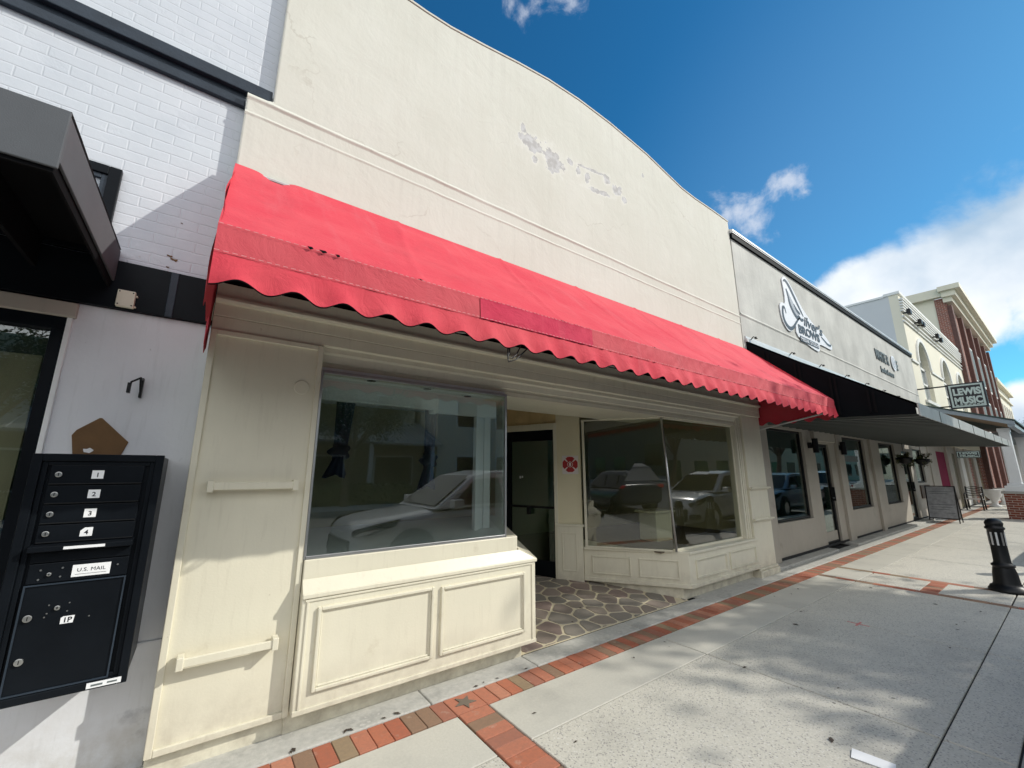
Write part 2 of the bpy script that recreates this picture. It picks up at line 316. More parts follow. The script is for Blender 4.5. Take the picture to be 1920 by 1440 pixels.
# glass
def glass_mat(name, tint, base=.055, mul=.9):
    m = D.materials.new(name); m.use_nodes = True; nt = m.node_tree; nt.nodes.clear(); MT[name] = m
    o = N(nt, 'ShaderNodeOutputMaterial'); g = N(nt, 'ShaderNodeNewGeometry')
    d = N(nt, 'ShaderNodeVectorMath', operation='DOT_PRODUCT'); nt.links.new(g.outputs['Incoming'], d.inputs[0]); nt.links.new(g.outputs['Normal'], d.inputs[1])
    x = math_(nt, 'SUBTRACT', 1.0, math_(nt, 'ABSOLUTE', d.outputs['Value']), clamp=True)
    f = math_(nt, 'ADD', math_(nt, 'MULTIPLY', math_(nt, 'POWER', x, 4.5), mul), base, clamp=True)
    tr = N(nt, 'ShaderNodeBsdfTransparent'); tr.inputs[0].default_value = (*tint, 1)
    gl = N(nt, 'ShaderNodeBsdfGlossy'); gl.inputs['Roughness'].default_value = 0.0; gl.inputs[0].default_value = (.95,.97,.97,1)
    nw = nse(nt, g.outputs['Position'], 1.1, 2)
    bp = N(nt, 'ShaderNodeBump'); bp.inputs['Strength'].default_value = .05; bp.inputs['Distance'].default_value = .02
    nt.links.new(nw, bp.inputs['Height']); nt.links.new(bp.outputs[0], gl.inputs['Normal'])
    mx = N(nt, 'ShaderNodeMixShader'); nt.links.new(f, mx.inputs[0]); nt.links.new(tr.outputs[0], mx.inputs[1]); nt.links.new(gl.outputs[0], mx.inputs[2])
    nt.links.new(mx.outputs[0], o.inputs[0]); return m
glass = glass_mat('window_glass', (.84,.88,.86), .10, .85)
glass_t = glass_mat('tinted_window_glass', (.55,.70,.66), .10, .6)
glass_d = glass_mat('dusty_window_glass', (.70,.73,.62), .105, .8)

# awning cloth
def cloth(name, col, tr=.25, fade=None):
    m = D.materials.new(name); m.use_nodes = True; nt = m.node_tree; MT[name] = m
    b = nt.nodes['Principled BSDF']; o = nt.nodes['Material Output']; g = N(nt, 'ShaderNodeNewGeometry'); P = g.outputs['Position']
    c = Vector(col)
    cc = mixc(nt, rng(nt, nse(nt, P, 1.4, 6, .6), .35, .7), tuple(c), tuple(fade or c*1.1))
    cc = mixc(nt, rng(nt, nse(nt, P, 40, 6, .7), .70, .74, 0, .5), cc, (.75,.45,.42))
    cc = mixc(nt, rng(nt, nse(nt, P, 2.2, 8, .68), .50, .72, 0, .28), cc, tuple(c*.6+Vector((.02,.02,.02))))
    cc = mixc(nt, rng(nt, nse(nt, mp(nt, P, (7, .8, .8)), 1.0, 5, .6), .55, .78, 0, .25), cc, (.66,.20,.22))
    nt.links.new(cc, b.inputs['Base Color']); b.inputs['Roughness'].default_value = .75; b.inputs['Specular IOR Level'].default_value = .25
    t = N(nt, 'ShaderNodeBsdfTranslucent'); nt.links.new(cc, t.inputs[0])
    mx = N(nt, 'ShaderNodeMixShader'); mx.inputs[0].default_value = tr
    nt.links.new(b.outputs[0], mx.inputs[1]); nt.links.new(t.outputs[0], mx.inputs[2]); nt.links.new(mx.outputs[0], o.inputs[0])
    wr_ = math_(nt, 'ABSOLUTE', math_(nt, 'SUBTRACT', nse(nt, P, 4.5, 5, .6, 2.2), .5))
    hh = math_(nt, 'ADD', math_(nt, 'MULTIPLY', rng(nt, wr_, 0, .10), .16), math_(nt, 'MULTIPLY', nse(nt, P, 260, 2), .12))
    hh = math_(nt, 'ADD', hh, nse(nt, P, 3.0, 4, .6, 1.5))
    bp = N(nt, 'ShaderNodeBump'); bp.inputs['Strength'].default_value = .35; bp.inputs['Distance'].default_value = .02
    nt.links.new(hh, bp.inputs['Height']); nt.links.new(bp.outputs[0], b.inputs['Normal'])
    return m
red = cloth('red_awning_cloth', (.62,.045,.072), .025, (.68,.085,.105))
red_band = cloth('faded_red_band_cloth', (.58,.068,.09), .02, (.60,.10,.115))
red_patch = cloth('crimson_repair_cloth', (.56,.022,.072), .02, (.60,.04,.085))
def leafmat(name, a, b_):
    m, nt, b, P, g = base_mat(name)
    o = N(nt, 'ShaderNodeObjectInfo')
    cc = mixc(nt, g.outputs['Random Per Island'], a, b_); nt.links.new(cc, b.inputs['Base Color']); b.inputs['Roughness'].default_value = .6
    return m
leaf = leafmat('oak_leaves', (.03,.055,.015), (.09,.12,.035))
leaf_y = leafmat('basket_foliage', (.04,.07,.015), (.16,.15,.04))

# ------------------------------------------------------------------ mesh builder
OFF = {}
class MB:
    def __init__(s): s.v = []; s.f = []
    def box(s, x0, x1, y0, y1, z0, z1):
        n = len(s.v); s.v += [(x, y, z) for z in (z0, z1) for x, y in ((x0,y0),(x1,y0),(x1,y1),(x0,y1))]
        s.f += [tuple(n+i for i in q) for q in ((3,2,1,0),(4,5,6,7),(0,1,5,4),(1,2,6,5),(2,3,7,6),(3,0,4,7))]; return s
    def prism(s, pts, z0, z1):                 # polygon in xy extruded in z (counter-clockwise)
        n = len(s.v); k = len(pts); s.v += [(x, y, z0) for x, y in pts] + [(x, y, z1) for x, y in pts]
        s.f += [tuple(n+i for i in reversed(range(k))), tuple(n+k+i for i in range(k))]
        s.f += [(n+i, n+(i+1) % k, n+k+(i+1) % k, n+k+i) for i in range(k)]; return s
    def xz(s, pts, y0, y1):                    # polygon in xz extruded in y
        n = len(s.v); k = len(pts); s.v += [(x, y0, z) for x, z in pts] + [(x, y1, z) for x, z in pts]
        s.f += [tuple(n+i for i in range(k)), tuple(n+k+i for i in reversed(range(k)))]
        s.f += [(n+(i+1) % k, n+i, n+k+i, n+k+(i+1) % k) for i in range(k)]; return s
    def yz(s, pts, x0, x1):                    # polygon in yz extruded in x
        n = len(s.v); k = len(pts); s.v += [(x0, y, z) for y, z in pts] + [(x1, y, z) for y, z in pts]
        s.f += [tuple(n+i for i in reversed(range(k))), tuple(n+k+i for i in range(k))]
        s.f += [(n+i, n+(i+1) % k, n+k+(i+1) % k, n+k+i) for i in range(k)]; return s
    def wall(s, A, B, z0, z1, t, o=0.):        # slab along the plan line A-B, thickness t to the left of A->B, offset o
        A = Vector(A); B = Vector(B); d = (B-A).normalized(); nn = Vector((-d.y, d.x))
        a = A+nn*o; b = B+nn*o; return s.prism([tuple(a), tuple(b), tuple(b+nn*t), tuple(a+nn*t)], z0, z1)
    def face(s, *p):
        n = len(s.v); s.v += [tuple(q) for q in p]; s.f.append(tuple(range(n, n+len(p)))); return s
    def tube(s, pts, r, n=8, cap=True):
        pts = [Vector(p) for p in pts]; rr = r if isinstance(r, (list, tuple)) else [r]*len(pts); base = len(s.v)
        ref = None
        for i, p in enumerate(pts):
            t = (pts[min(i+1, len(pts)-1)]-pts[max(i-1, 0)]).normalized()
            if ref is None: ref = t.orthogonal().normalized()
            a = (ref-t*ref.dot(t)).normalized(); ref = a; b = t.cross(a)
            s.v += [tuple(p+(a*math.cos(2*math.pi*k/n)+b*math.sin(2*math.pi*k/n))*rr[i]) for k in range(n)]
        for i in range(len(pts)-1):
            for k in range(n): s.f.append((base+i*n+k, base+i*n+(k+1) % n, base+(i+1)*n+(k+1) % n, base+(i+1)*n+k))
        if cap: s.f.append(tuple(base+k for k in reversed(range(n)))); s.f.append(tuple(base+(len(pts)-1)*n+k for k in range(n)))
        return s
    def lathe(s, c, prof, n=24):               # prof: (r, z)
        base = len(s.v)
        for r, z in prof: s.v += [(c[0]+r*math.cos(2*math.pi*k/n), c[1]+r*math.sin(2*math.pi*k/n), c[2]+z) for k in range(n)]
        for i in range(len(prof)-1):
            for k in range(n): s.f.append((base+i*n+k, base+i*n+(k+1) % n, base+(i+1)*n+(k+1) % n, base+(i+1)*n+k))
        s.f.append(tuple(base+k for k in reversed(range(n)))); s.f.append(tuple(base+(len(prof)-1)*n+k for k in range(n))); return s
    def disc(s, c, nrm, r, t, n=16):           # short cylinder
        c = Vector(c); nrm = Vector(nrm).normalized(); return s.tube([c, c+nrm*t], r, n)
    def grid(s, fn, nu, nv):
        base = len(s.v)
        for j in range(nv+1):
            for i in range(nu+1): s.v.append(tuple(fn(i/nu, j/nv)))
        for j in range(nv):
            for i in range(nu):
                a = base+j*(nu+1)+i; s.f.append((a, a+1, a+nu+2, a+nu+1))
        return s
    def frame(s, x0, x1, z0, z1, w, y0, y1):   # rectangular frame in the xz plane
        s.box(x0, x0+w, y0, y1, z0, z1); s.box(x1-w, x1, y0, y1, z0, z1)
        s.box(x0+w, x1-w, y0, y1, z1-w, z1); s.box(x0+w, x1-w, y0, y1, z0, z0+w); return s
    def build(s, name, m, parent=None, loc=(0,0,0), bev=0, smooth=False, seg=2):
        off = OFF[parent.name] if parent is not None else Vector(loc)
        me = D.meshes.new(name); me.from_pydata([tuple(Vector(v)-off) for v in s.v], [], s.f); me.update()
        me.materials.append(MT[m] if isinstance(m, str) else m)
        o = D.objects.new(name, me); COL.objects.link(o)
        if parent is not None: o.parent = parent
        else: o.location = off
        OFF[o.name] = off
        if smooth:
            for p in me.polygons: p.use_smooth = True
        if bev:
            bm = o.modifiers.new('bevel', 'BEVEL'); bm.width = bev; bm.segments = seg; bm.limit_method = 'ANGLE'; bm.angle_limit = R(40)
        return o
def tag(o, label, cat, group=None):
    o['label'] = label; o['category'] = cat
    if group: o['group'] = group
    return o
def thing(name, label, cat, loc=(0,0,0), group=None):
    o = D.objects.new(name, None); COL.objects.link(o); o.location = loc; o.empty_display_size = .2; OFF[o.name] = Vector(loc)
    return tag(o, label, cat, group)
def struct(o): o['kind'] = 'structure'; return o
def copy_tree(o, parent=None):
    c = o.copy(); COL.objects.link(c)
    if parent is not None: c.parent = parent
    for ch in [x for x in D.objects if x.parent == o]: copy_tree(ch, c)
    return c
def text(name, s, h, m, parent, org, xd=(1,0,0), ud=(0,0,1), depth=.01, sx=1., shear=0., off=0., align='LEFT', space=1.):
    cu = D.curves.new('t', 'FONT'); cu.body = s; cu.size = h/.73; cu.extrude = depth/2; cu.shear = shear; cu.offset = off; cu.align_x = align; cu.space_character = space
    cu.resolution_u = 4
    ob = D.objects.new('t', cu); COL.objects.link(ob); bpy.context.view_layer.update()
    me = D.meshes.new_from_object(ob.evaluated_get(bpy.context.evaluated_depsgraph_get()))
    D.objects.remove(ob); x = Vector(xd).normalized(); u = Vector(ud).normalized(); n = x.cross(u); o3 = Vector(org)
    offp = OFF[parent.name] if parent is not None else Vector(org)
    for v in me.vertices: v.co = o3+x*(v.co.x*sx)+u*v.co.y+n*v.co.z-offp
    me.materials.clear(); me.materials.append(MT[m] if isinstance(m, str) else m); me.name = name
    o = D.objects.new(name, me); COL.objects.link(o); OFF[o.name] = offp
    if parent is not None: o.parent = parent
    else: o.location = offp
    return o

# ================================================================== ground
struct(MB().face((-400,-400,-.30),(400,-400,-.30),(400,400,-.30),(-400,400,-.30)).build('ground', 'dry_ground'))
struct(MB().box(-120, 200, -12.0, .30, -.29, -.13).build('road', 'asphalt'))
sw = MB(); gap = .011
xs = [(-12.8,-10.7),(-10.7,-8.65),(-8.65,-6.6),(-6.6,-4.55),(-4.55,-2.5),(-2.5,-.45),(-.45,1.58),(1.82,3.84),(3.84,5.88),(5.88,8.0),(8.12,8.9),(9.02,11.05)]
x = 11.05
while x < 80: xs.append((x, x+2.05)); x += 2.05
for a, b_ in xs:
    for c, d in ((.48,.78),(.78,2.265),(2.265,2.748)):
        if (a, b_) == (8.12,8.9) and c > .7 and d < 2.3:
            sw.box(a+gap, b_-gap, .78+gap, 1.42, -.1, 0); sw.box(a+gap, b_-gap, 1.60, 2.265-gap, -.1, 0); continue
        sw.box(a+gap/2, b_-gap/2, c+gap/2, d-gap/2, -.1, 0)
struct(sw.build('sidewalk', 'aggregate_concrete', bev=.004, seg=1))
struct(MB().box(-120, 200, .30, 16, -.28, -.014).build('sidewalk_bed', soil_dark))
kb = MB(); x = -40
while x < 90: kb.box(x+.004, x+2.996, .30, .476, -.2, .002); x += 3
struct(kb.build('kerb', concrete_k, bev=.015))
# brick paving bands
bp = MB(); x = 1.595
def brk(x0, x1, y0, y1):
    j = random.uniform(-.002, .0015); bp.box(x0+.002, x1-.002, y0+.002+random.uniform(0,.002), y1-.002, -.06, .001+j)
xx = 1.58
while xx > -9: brk(xx-.107, xx, 2.755, 2.975); xx -= .107
brk(1.58, 1.82, 2.755, 2.975)
xx = 1.82
while xx < 60: brk(xx, xx+.107, 2.755, 2.975); xx += .107
yy = 2.750
while yy > .55: brk(1.585, 1.815, yy-.108, yy); yy -= .108
for xa, xb in ((8.0,8.12),(8.9,9.02)):
    yy = 2.75
    while yy > .7: brk(xa, xb, yy-.225, yy); yy -= .225
xx = 8.12
while xx < 8.89: brk(xx, min(8.9, xx+.11), 1.42, 1.60); xx += .11
bpo = struct(bp.build('brick_paving', 'clay_pavers', bev=.004, seg=1))
st = MB(); pts = []
for k in range(10):
    r = .085 if k % 2 == 0 else .036; a = math.pi/2+k*math.pi/5+.5; pts.append((1.70+r*math.cos(a), 2.865+r*math.sin(a)))
st.prism(pts, .0, .007); st.build('star_relief', int_floor, bpo, bev=.002)
# concrete threshold strip
th = MB(); js = [-9,-6.4,-4.1,-2.2,.0,1.50,2.47,3.86,5.35,6.6,7.74]
for a, b_ in zip(js, js[1:]): th.box(a+.004, b_-.004, 2.98, 3.215 if 2.4 < a < 5 else 3.42, -.05, .006)
for a, b_ in zip([7.74,9.3,10.7,12.3,13.9,15.6,17.3,19.,21.,23.],[9.3,10.7,12.3,13.9,15.6,17.3,19.,21.,23.,60.]): th.box(a+.004, b_-.004, 2.98, 3.30, -.05, .008)
struct(th.build('threshold_strip', 'threshold_concrete', bev=.008))
struct(MB().box(7.78, 10.66, 3.20, 3.50, 0, .05).box(11.75, 21.9, 3.16, 3.50, 0, .055).build('concrete_step', 'threshold_concrete', bev=.01))
# entry: mortar bed and flagstones (voronoi cells)
def ez(y): return .006+max(0, min(.14, (y-3.22)*.115))
mo = MB(); mo.grid(lambda u, v: (2.35+u*2.8, 3.217+v*2.5, ez(3.217+v*2.5)), 2, 24); struct(mo.build('entry_floor', mortar_c))
rs = random.Random(11); seeds = []
for i in range(-1, 13):
    for j in range(-1, 13): seeds.append((2.3+(i+.5*(j % 2))*.255+rs.uniform(-.08,.08), 3.1+j*.215+rs.uniform(-.065,.065)))
fs = MB()
def clip(poly, n, c):
    o = []
    for i in range(len(poly)):
        a, b_ = poly[i], poly[(i+1) % len(poly)]; da = a[0]*n[0]+a[1]*n[1]-c; db = b_[0]*n[0]+b_[1]*n[1]-c
        if da <= 0: o.append(a)
        if da*db < 0: t = da/(da-db); o.append((a[0]+(b_[0]-a[0])*t, a[1]+(b_[1]-a[1])*t))
    return o
for i, p in enumerate(seeds):
    poly = [(2.37,3.235),(5.12,3.235),(5.12,5.7),(2.37,5.7)]
    for j, q in enumerate(seeds):
        if i == j or abs(p[0]-q[0]) > .9 or abs(p[1]-q[1]) > .9: continue
        dx, dy = q[0]-p[0], q[1]-p[1]; l = math.hypot(dx, dy); n = (dx/l, dy/l)
        poly = clip(poly, n, n[0]*(p[0]+q[0])/2+n[1]*(p[1]+q[1])/2-.012)
        if len(poly) < 3: break
    if len(poly) < 3: continue
    # cut corners a little so the stones read as hand-laid
    rp = []
    for k in range(len(poly)):
        a, b_, c = Vector(poly[k-1]), Vector(poly[k]), Vector(poly[(k+1) % len(poly)])
        l1, l2 = (a-b_).length, (c-b_).length; e = min(.022, l1*.3, l2*.3)
        if l1 < 1e-4 or l2 < 1e-4: continue
        rp += [b_+(a-b_).normalized()*e, b_+(c-b_).normalized()*e]
    k = len(rp)
    if k < 3: continue
    n0 = len(fs.v); ctr = sum(rp, Vector((0,0)))/k
    for q in rp: fs.v.append((q.x, q.y, ez(q.y)-.002))
    for q in rp: w = ctr+(q-ctr)*.965; fs.v.append((w.x, w.y, ez(w.y)+.006))
    fs.f.append(tuple(n0+k+t for t in range(k)))
    fs.f += [(n0+t, n0+(t+1) % k, n0+k+(t+1) % k, n0+k+t) for t in range(k)]
struct(fs.build('flagstone_paving', 'flagstone'))
tag(MB().box(5.77,5.94,1.682,1.702,.001,.0022).box(5.845,5.862,1.60,1.79,.001,.0026).build('paint_mark', pinkmark, loc=(5.85,1.69,0)), 'small faded red spray-paint cross marked on the sidewalk slab', 'paint mark')

# ================================================================== cream shop
shop = thing('shop_building', 'cream plastered shop with a low arched parapet, recessed entry and empty display windows', 'building', (3.8,3.3,0))
arch = [(1.3,6.33),(1.6,6.35),(2.05,6.43),(2.54,6.53),(3.03,6.61),(3.6,6.65),(4.23,6.64),(5.12,6.56),(5.7,6.45),(6.1,6.38),(6.5,6.36),(7.1,6.37),(7.68,6.36)]
pts = [(-.07,2.95),(7.70,2.95),(7.70,4.36)] + list(reversed(arch)) + [(.7,6.32),(.10,6.32),(.10,4.45),(-.07,4.40)]
# plaster sheet: dense wall front with slight waviness
w = MB(); w.xz(pts, 3.30, 3.60); w.build('wall', 'cream_plaster', shop, bev=.012)
def relief(z, hw, d):
    def fn(u, v):
        x = -.068+7.762*u; k = math.sin(math.pi*v)**2
        return (x, 3.2995-d*k*(1+.5*mnoise.noise(Vector((x*2.2, z*3, 0)))), z+(v-.5)*2*hw+.006*mnoise.noise(Vector((x*1.1, z, 2)))+.004*mnoise.noise(Vector((x*6, z, 4))))
    return MB().grid(fn, 420, 8)
relief(4.405, .026, .009).build('belt_course', 'cream_plaster', shop, smooth=True)
relief(4.262, .018, .005).build('belt_course', 'cream_plaster', shop, smooth=True)
MB().prism([(-.05,3.60),(7.70,3.60),(7.70,3.75),(7.70,15),(-.05,15)], 5.2, 5.3).build('roof', galv, shop)
sd = MB(); sd.box(-.06,.06,3.60,15,0,6.2); sd.box(7.58,7.70,3.60,15,0,6.2); sd.box(.06,7.58,14.9,15,0,6.2); sd.box(-.06,.06,3.42,3.60,0,2.95); sd.box(7.58,7.70,3.42,3.60,0,2.95)
sd.build('side_wall', 'cream_plaster', shop)
cp = MB()
for (xa, za), (xb, zb) in zip(arch, arch[1:]): cp.xz([(xa,za+.002),(xb,zb+.002),(xb,zb+.022),(xa,za+.022)], 3.292, 3.62)
cp.xz([(.10,6.32),(1.3,6.332),(1.3,6.354),(.10,6.345)], 3.292, 3.62)
cp.build('coping', 'cream_plaster', shop)
# header boards over the shopfront (profile in yz)
prof = [(3.30,2.82),(3.17,2.82),(3.17,2.725),(3.145,2.72),(3.14,2.70),(3.15,2.685),(3.18,2.68),(3.18,2.60),(3.186,2.595),(3.18,2.59),(3.18,2.515),(3.205,2.505),(3.205,2.47),(3.225,2.455),(3.235,2.40),(3.25,2.395),(3.25,2.372),(3.243,2.366),(3.243,2.325),(3.34,2.325),(3.34,2.82)]
hd = MB(); hd.yz(prof, .60, 7.0); hd.yz([(3.30,2.82),(3.17,2.82),(3.17,2.725),(3.145,2.72),(3.14,2.70),(3.15,2.685),(3.18,2.68),(3.18,2.60),(3.186,2.595),(3.18,2.59),(3.18,2.50),(3.34,2.50),(3.34,2.82)], -.06, .60)
hd.yz([(3.30,2.82),(3.17,2.82),(3.17,2.725),(3.145,2.72),(3.14,2.70),(3.15,2.685),(3.18,2.68),(3.18,2.60),(3.186,2.595),(3.18,2.59),(3.18,2.515),(3.215,2.50),(3.34,2.50),(3.34,2.82)], 7.0, 7.71)
hd.build('header_board', creamw, shop)
MB().box(2.28, 5.3, 3.34, 3.98, 2.325, 2.40).build('entry_soffit', creamw, shop)
MB().box(2.2, 5.4, 3.98, 6.0, 2.70, 2.76).box(2.28,5.3,3.93,3.98,2.40,2.76).build('entry_ceiling', wood_panel, shop)
# left side panel
sp = MB(); sp.box(-.06,.617,3.185,3.42,.115,2.50); o = sp.build('side_panel', creamw, shop, bev=.005)
fr = MB(); fr.frame(-.06,.617,.115,2.50,.035,3.166,3.186); fr.build('panel_border', creamw, o, bev=.004)
MB().box(-.055,.612,3.215,3.42,.0,.115).build('kick_board', creamw, shop, bev=.003)
ck = MB(); ck.disc((.50,3.187,2.18), (0,-1,0), .05, .008, 24); ck.build('conduit_cover', creamw, o, bev=.003)
def rail(x0, x1, z, tilt=0):
    q = MB(); q.box(x0, x1, 3.105, 3.125, z-.022, z+.022)
    for xx in (x0, x1-.03): q.box(xx-.002, xx+.032, 3.098, 3.17, z-.034, z+.034)
    return q.build('rail', creamw, shop, bev=.004)
rail(.04,.53,1.51); rail(.02,.51,.565)
# left display: bulkhead, riser, window
BH = [(.622,3.10),(2.55,3.10),(3.43,4.78),(.622,4.78)]
bk = MB().prism(BH, .135, .80).build('bulkhead', creamw, shop, bev=.006)
kk = MB().prism([(.60,3.205),(2.47,3.205),(3.30,4.78),(.60,4.78)], 0, .135).build('kick_board', creamw, shop, bev=.003)
cap = MB(); cap.prism([(.620,3.085),(2.562,3.085),(3.45,4.78),(.620,4.78)], .795, .825)
cap.build('ledge_cap', creamw, shop, bev=.006)
slp = MB(); n0 = 0
slp.v += [(.622,3.095,.825),(2.55,3.095,.825),(2.40,3.145,.905),(.622,3.145,.905),(.622,3.16,.825),(2.50,3.16,.825)]
slp.f += [(0,1,2,3),(0,3,4),(1,5,2),(3,2,5,4)]
slp.v += [(2.552,3.10,.826),(3.43,4.78,.826),(3.27,4.78,.905),(2.40,3.145,.905)]; slp.f += [(6,7,8,9)]
slp.build('sloped_sill', creamw, shop)
MB().prism([(.622,3.15),(2.385,3.15),(3.26,4.80),(.622,4.80)], .825, 1.022).build('riser', creamw, shop, bev=.006)
def molding(x0, x1, z0, z1, y, parent, w=.022, name='panel_molding'):
    q = MB()
    for a, b_, c, d in ((x0,x0+w,z0,z1),(x1-w,x1,z0,z1),(x0+w,x1-w,z1-w,z1),(x0+w,x1-w,z0,z0+w)): q.box(a, b_, y-.020, y+.003, c, d)
    w2 = .012
    for a, b_, c, d in ((x0+w,x0+w+w2,z0+w,z1-w),(x1-w-w2,x1-w,z0+w,z1-w),(x0+w+w2,x1-w-w2,z1-w-w2,z1-w),(x0+w+w2,x1-w-w2,z0+w,z0+w+w2)): q.box(a, b_, y-.009, y+.003, c, d)
    return q.build(name, creamw, parent, bev=.005)
molding(.72,1.545,.245,.735,3.10,bk); molding(1.605,2.425,.245,.725,3.10,bk)
q = MB(); q.box(.64,2.535,3.092,3.103,.775,.79); q.box(2.505,2.52,3.092,3.103,.15,.775); q.box(.65,.665,3.092,3.103,.15,.775); q.box(.622,2.55,3.090,3.103,.137,.165); q.build('edge_bead', creamw, bk, bev=.003)
q = MB(); q.box(.625,2.262,3.160,3.186,1.022,1.044); q.box(.625,2.262,3.160,3.186,2.300,2.324); q.box(2.256,2.274,3.160,3.182,1.022,2.324); q.box(.617,.632,3.160,3.186,1.022,2.324)
win = q.build('display_window', alum, shop, bev=.002)
MB().box(.632,2.256,3.170,3.176,1.044,2.300).build('glass_pane', glass, win)
MB().wall((2.27,3.185),(3.16,4.86),1.024,2.322,.006).build('glass_pane', glass, win)
# display case lining behind the glass
ln = MB(); ln.prism([(.60,3.19),(2.27,3.19),(3.12,4.80),(.60,4.80)], 2.326, 2.35)
ln.build('display_ceiling', white_tr, shop)
MB().prism([(.60,3.19),(2.27,3.19),(3.12,4.80),(.60,4.80)], 1.022, 1.028).build('display_floor', white_tr, shop)
v = MB(); v.box(.60,1.72,3.55,3.60,2.185,2.326); v.box(.60,1.72,3.545,3.612,2.17,2.19); v.prism([(1.70,3.55),(1.76,3.60),(1.76,3.65),(1.70,3.65)],2.14,2.326); v.box(1.70,2.45,3.60,3.66,2.15,2.326)
v.box(2.22,2.26,3.62,3.68,1.03,2.326); v.box(2.30,2.36,3.70,3.78,1.03,2.326); v.box(2.38,2.46,3.72,3.86,1.03,2.326); v.box(2.50,2.58,3.95,4.05,1.03,2.326); v.wall((2.62,4.1),(3.0,4.8),1.03,2.326,.05)
v.build('display_valance', white_tr, shop, bev=.004)
for x, y in ((1.02,3.30),(1.53,3.34),(2.0,3.44)):
    dl = MB(); dl.lathe((x,y,2.312), [(.058,.014),(.062,.004),(.055,0),(.040,.003),(.038,.013)], 24); o = dl.build('downlight', white_tr, shop, smooth=True)
    MB().disc((x,y,2.3125),(0,0,1),.036,.002,20).build('lamp', black_m, o)
def curtain(x, zt, zk, zb, w, sway):
    c = thing('knotted_curtain', '', 'curtain', (x,3.80,zb), 'navy curtains knotted in the display window')
    def fn(u, v):
        a = u*2*math.pi; z = zt+(zk-zt)*v; ww = w*(1-.35*v); f = 1+.16*math.sin(a*7+v*3)
        return (x-sway*v*.6+ww*f*math.cos(a), 3.80+.035*f*math.sin(a), z)
    q = MB().grid(fn, 42, 14)
    q.grid(lambda u, v: (x-sway*.6+.012*math.sin(9*v)+(.055+.028*math.sin(v*math.pi))*(1+.13*math.sin(u*31+v*11))*math.cos(u*2*math.pi), 3.8+.055*(.5+math.sin(v*math.pi)*.6)*math.sin(u*2*math.pi), zk+.05-.13*v), 30, 10)
    q.grid(lambda u, v: (x-sway*(.6+.5*v)+(.030+.055*v)*(1+.2*math.sin(u*44))*math.cos(u*2*math.pi), 3.8+.05*(1+.2*math.sin(u*44))*math.sin(u*2*math.pi), zk-.05+(zb-zk+.05)*v+.02*math.sin(u*12)*v), 44, 8)
    q.build('cloth', navy, c, smooth=True); return c
c = curtain(.975,2.32,1.78,1.56,.078,.05); c['label'] = 'navy curtain knotted near its hem, nearer the side panel in the display window'
c = curtain(1.80,2.32,1.72,1.44,.065,.02); c['label'] = 'navy curtain knotted near its hem, hanging nearer the entry door'
# right display
BR = [(5.15,3.17),(7.06,3.17),(7.06,4.9),(4.60,4.9),(4.15,4.53),(4.375,4.26)]
MB().prism([(5.12,3.262),(7.06,3.275),(7.06,4.9),(4.7,4.9),(4.44,4.30)], 0, .155).build('kick_board', creamw, shop, bev=.004)
bk2 = MB().prism([(5.15,3.17),(7.06,3.17),(7.06,4.9),(4.7,4.9),(4.38,4.26)], .155, .565).build('bulkhead', creamw, shop, bev=.006)
q = MB(); q.prism([(5.165,3.15),(7.055,3.15),(7.055,3.33),(5.05,3.33),(4.42,4.27),(4.345,4.235)], .55, .585); q.build('window_sill', creamw, shop, bev=.006)
molding(5.30,6.08,.245,.475,3.17,bk2,.012); molding(6.18,6.97,.245,.475,3.17,bk2,.012)
MB().box(5.14,7.07,3.148,3.172,.150,.195).build('base_trim', creamw, bk2, bev=.004)
def wmold(A, B, s0, s1, z0, z1, parent, w=.016, o=.014, name='panel_molding', m=creamw):
    A = Vector(A); B = Vector(B); d = B-A; l = d.length
    p = lambda s: tuple(A+d*s); q = MB(); e = w/l
    for a, b_, c, dd in ((s0,s0+e,z0,z1),(s1-e,s1,z0,z1),(s0+e,s1-e,z1-w,z1),(s0+e,s1-e,z0,z0+w)): q.wall(p(a), p(b_), c, dd, o)
    return q.build(name, m, parent, bev=.003)
CA, CB = (5.15,3.17), (4.38,4.26)                 # slanted bulkhead face, seen from the entry
wmold(CA, CB, .09, .46, .245, .475, bk2); wmold(CA, CB, .54, .92, .245, .475, bk2)
MB().wall(CA, CB, .150, .195, .018).build('base_trim', creamw, bk2, bev=.004)
q = MB(); q.box(5.03,6.87,3.285,3.315,.585,.612); q.box(5.0,6.87,3.285,3.315,2.30,2.326); q.box(6.84,6.862,3.283,3.317,.585,2.326)
q.wall((5.02,3.30),(4.372,4.22),.585,.605,.02); q.wall((4.99,3.31),(4.36,4.215),2.305,2.326,.02); q.wall((4.392,4.19),(4.372,4.218),.585,2.326,.02)
win2 = q.build('display_window', creamw, shop, bev=.002)
q = MB(); q.tube([(5.035,3.262,.585),(4.972,3.300,2.315)], .016, 8); q.build('corner_mullion', alum, win2, smooth=True)
q = MB(); q.v += [(5.04,3.297,.61),(6.842,3.297,.61),(6.842,3.297,2.302),(4.975,3.303,2.302)]; q.f += [(0,1,2,3)]; q.build('glass_pane', glass_d, win2)
q = MB(); q.v += [(4.38,4.205,.605),(5.02,3.292,.605),(4.972,3.305,2.305),(4.365,4.212,2.305)]; q.f += [(0,1,2,3)]; q.build('glass_pane', glass_d, win2)
MB().box(6.862,6.90,3.22,3.36,.585,2.326).box(6.90,7.06,3.235,3.40,.585,2.50).box(6.92,6.955,3.215,3.236,.585,2.46).box(6.99,7.02,3.222,3.236,.585,2.48).build('window_casing', creamw, shop, bev=.004)
pil = MB().box(7.06,7.70,3.195,3.42,.09,2.50).build('pilaster', creamw, shop, bev=.006)
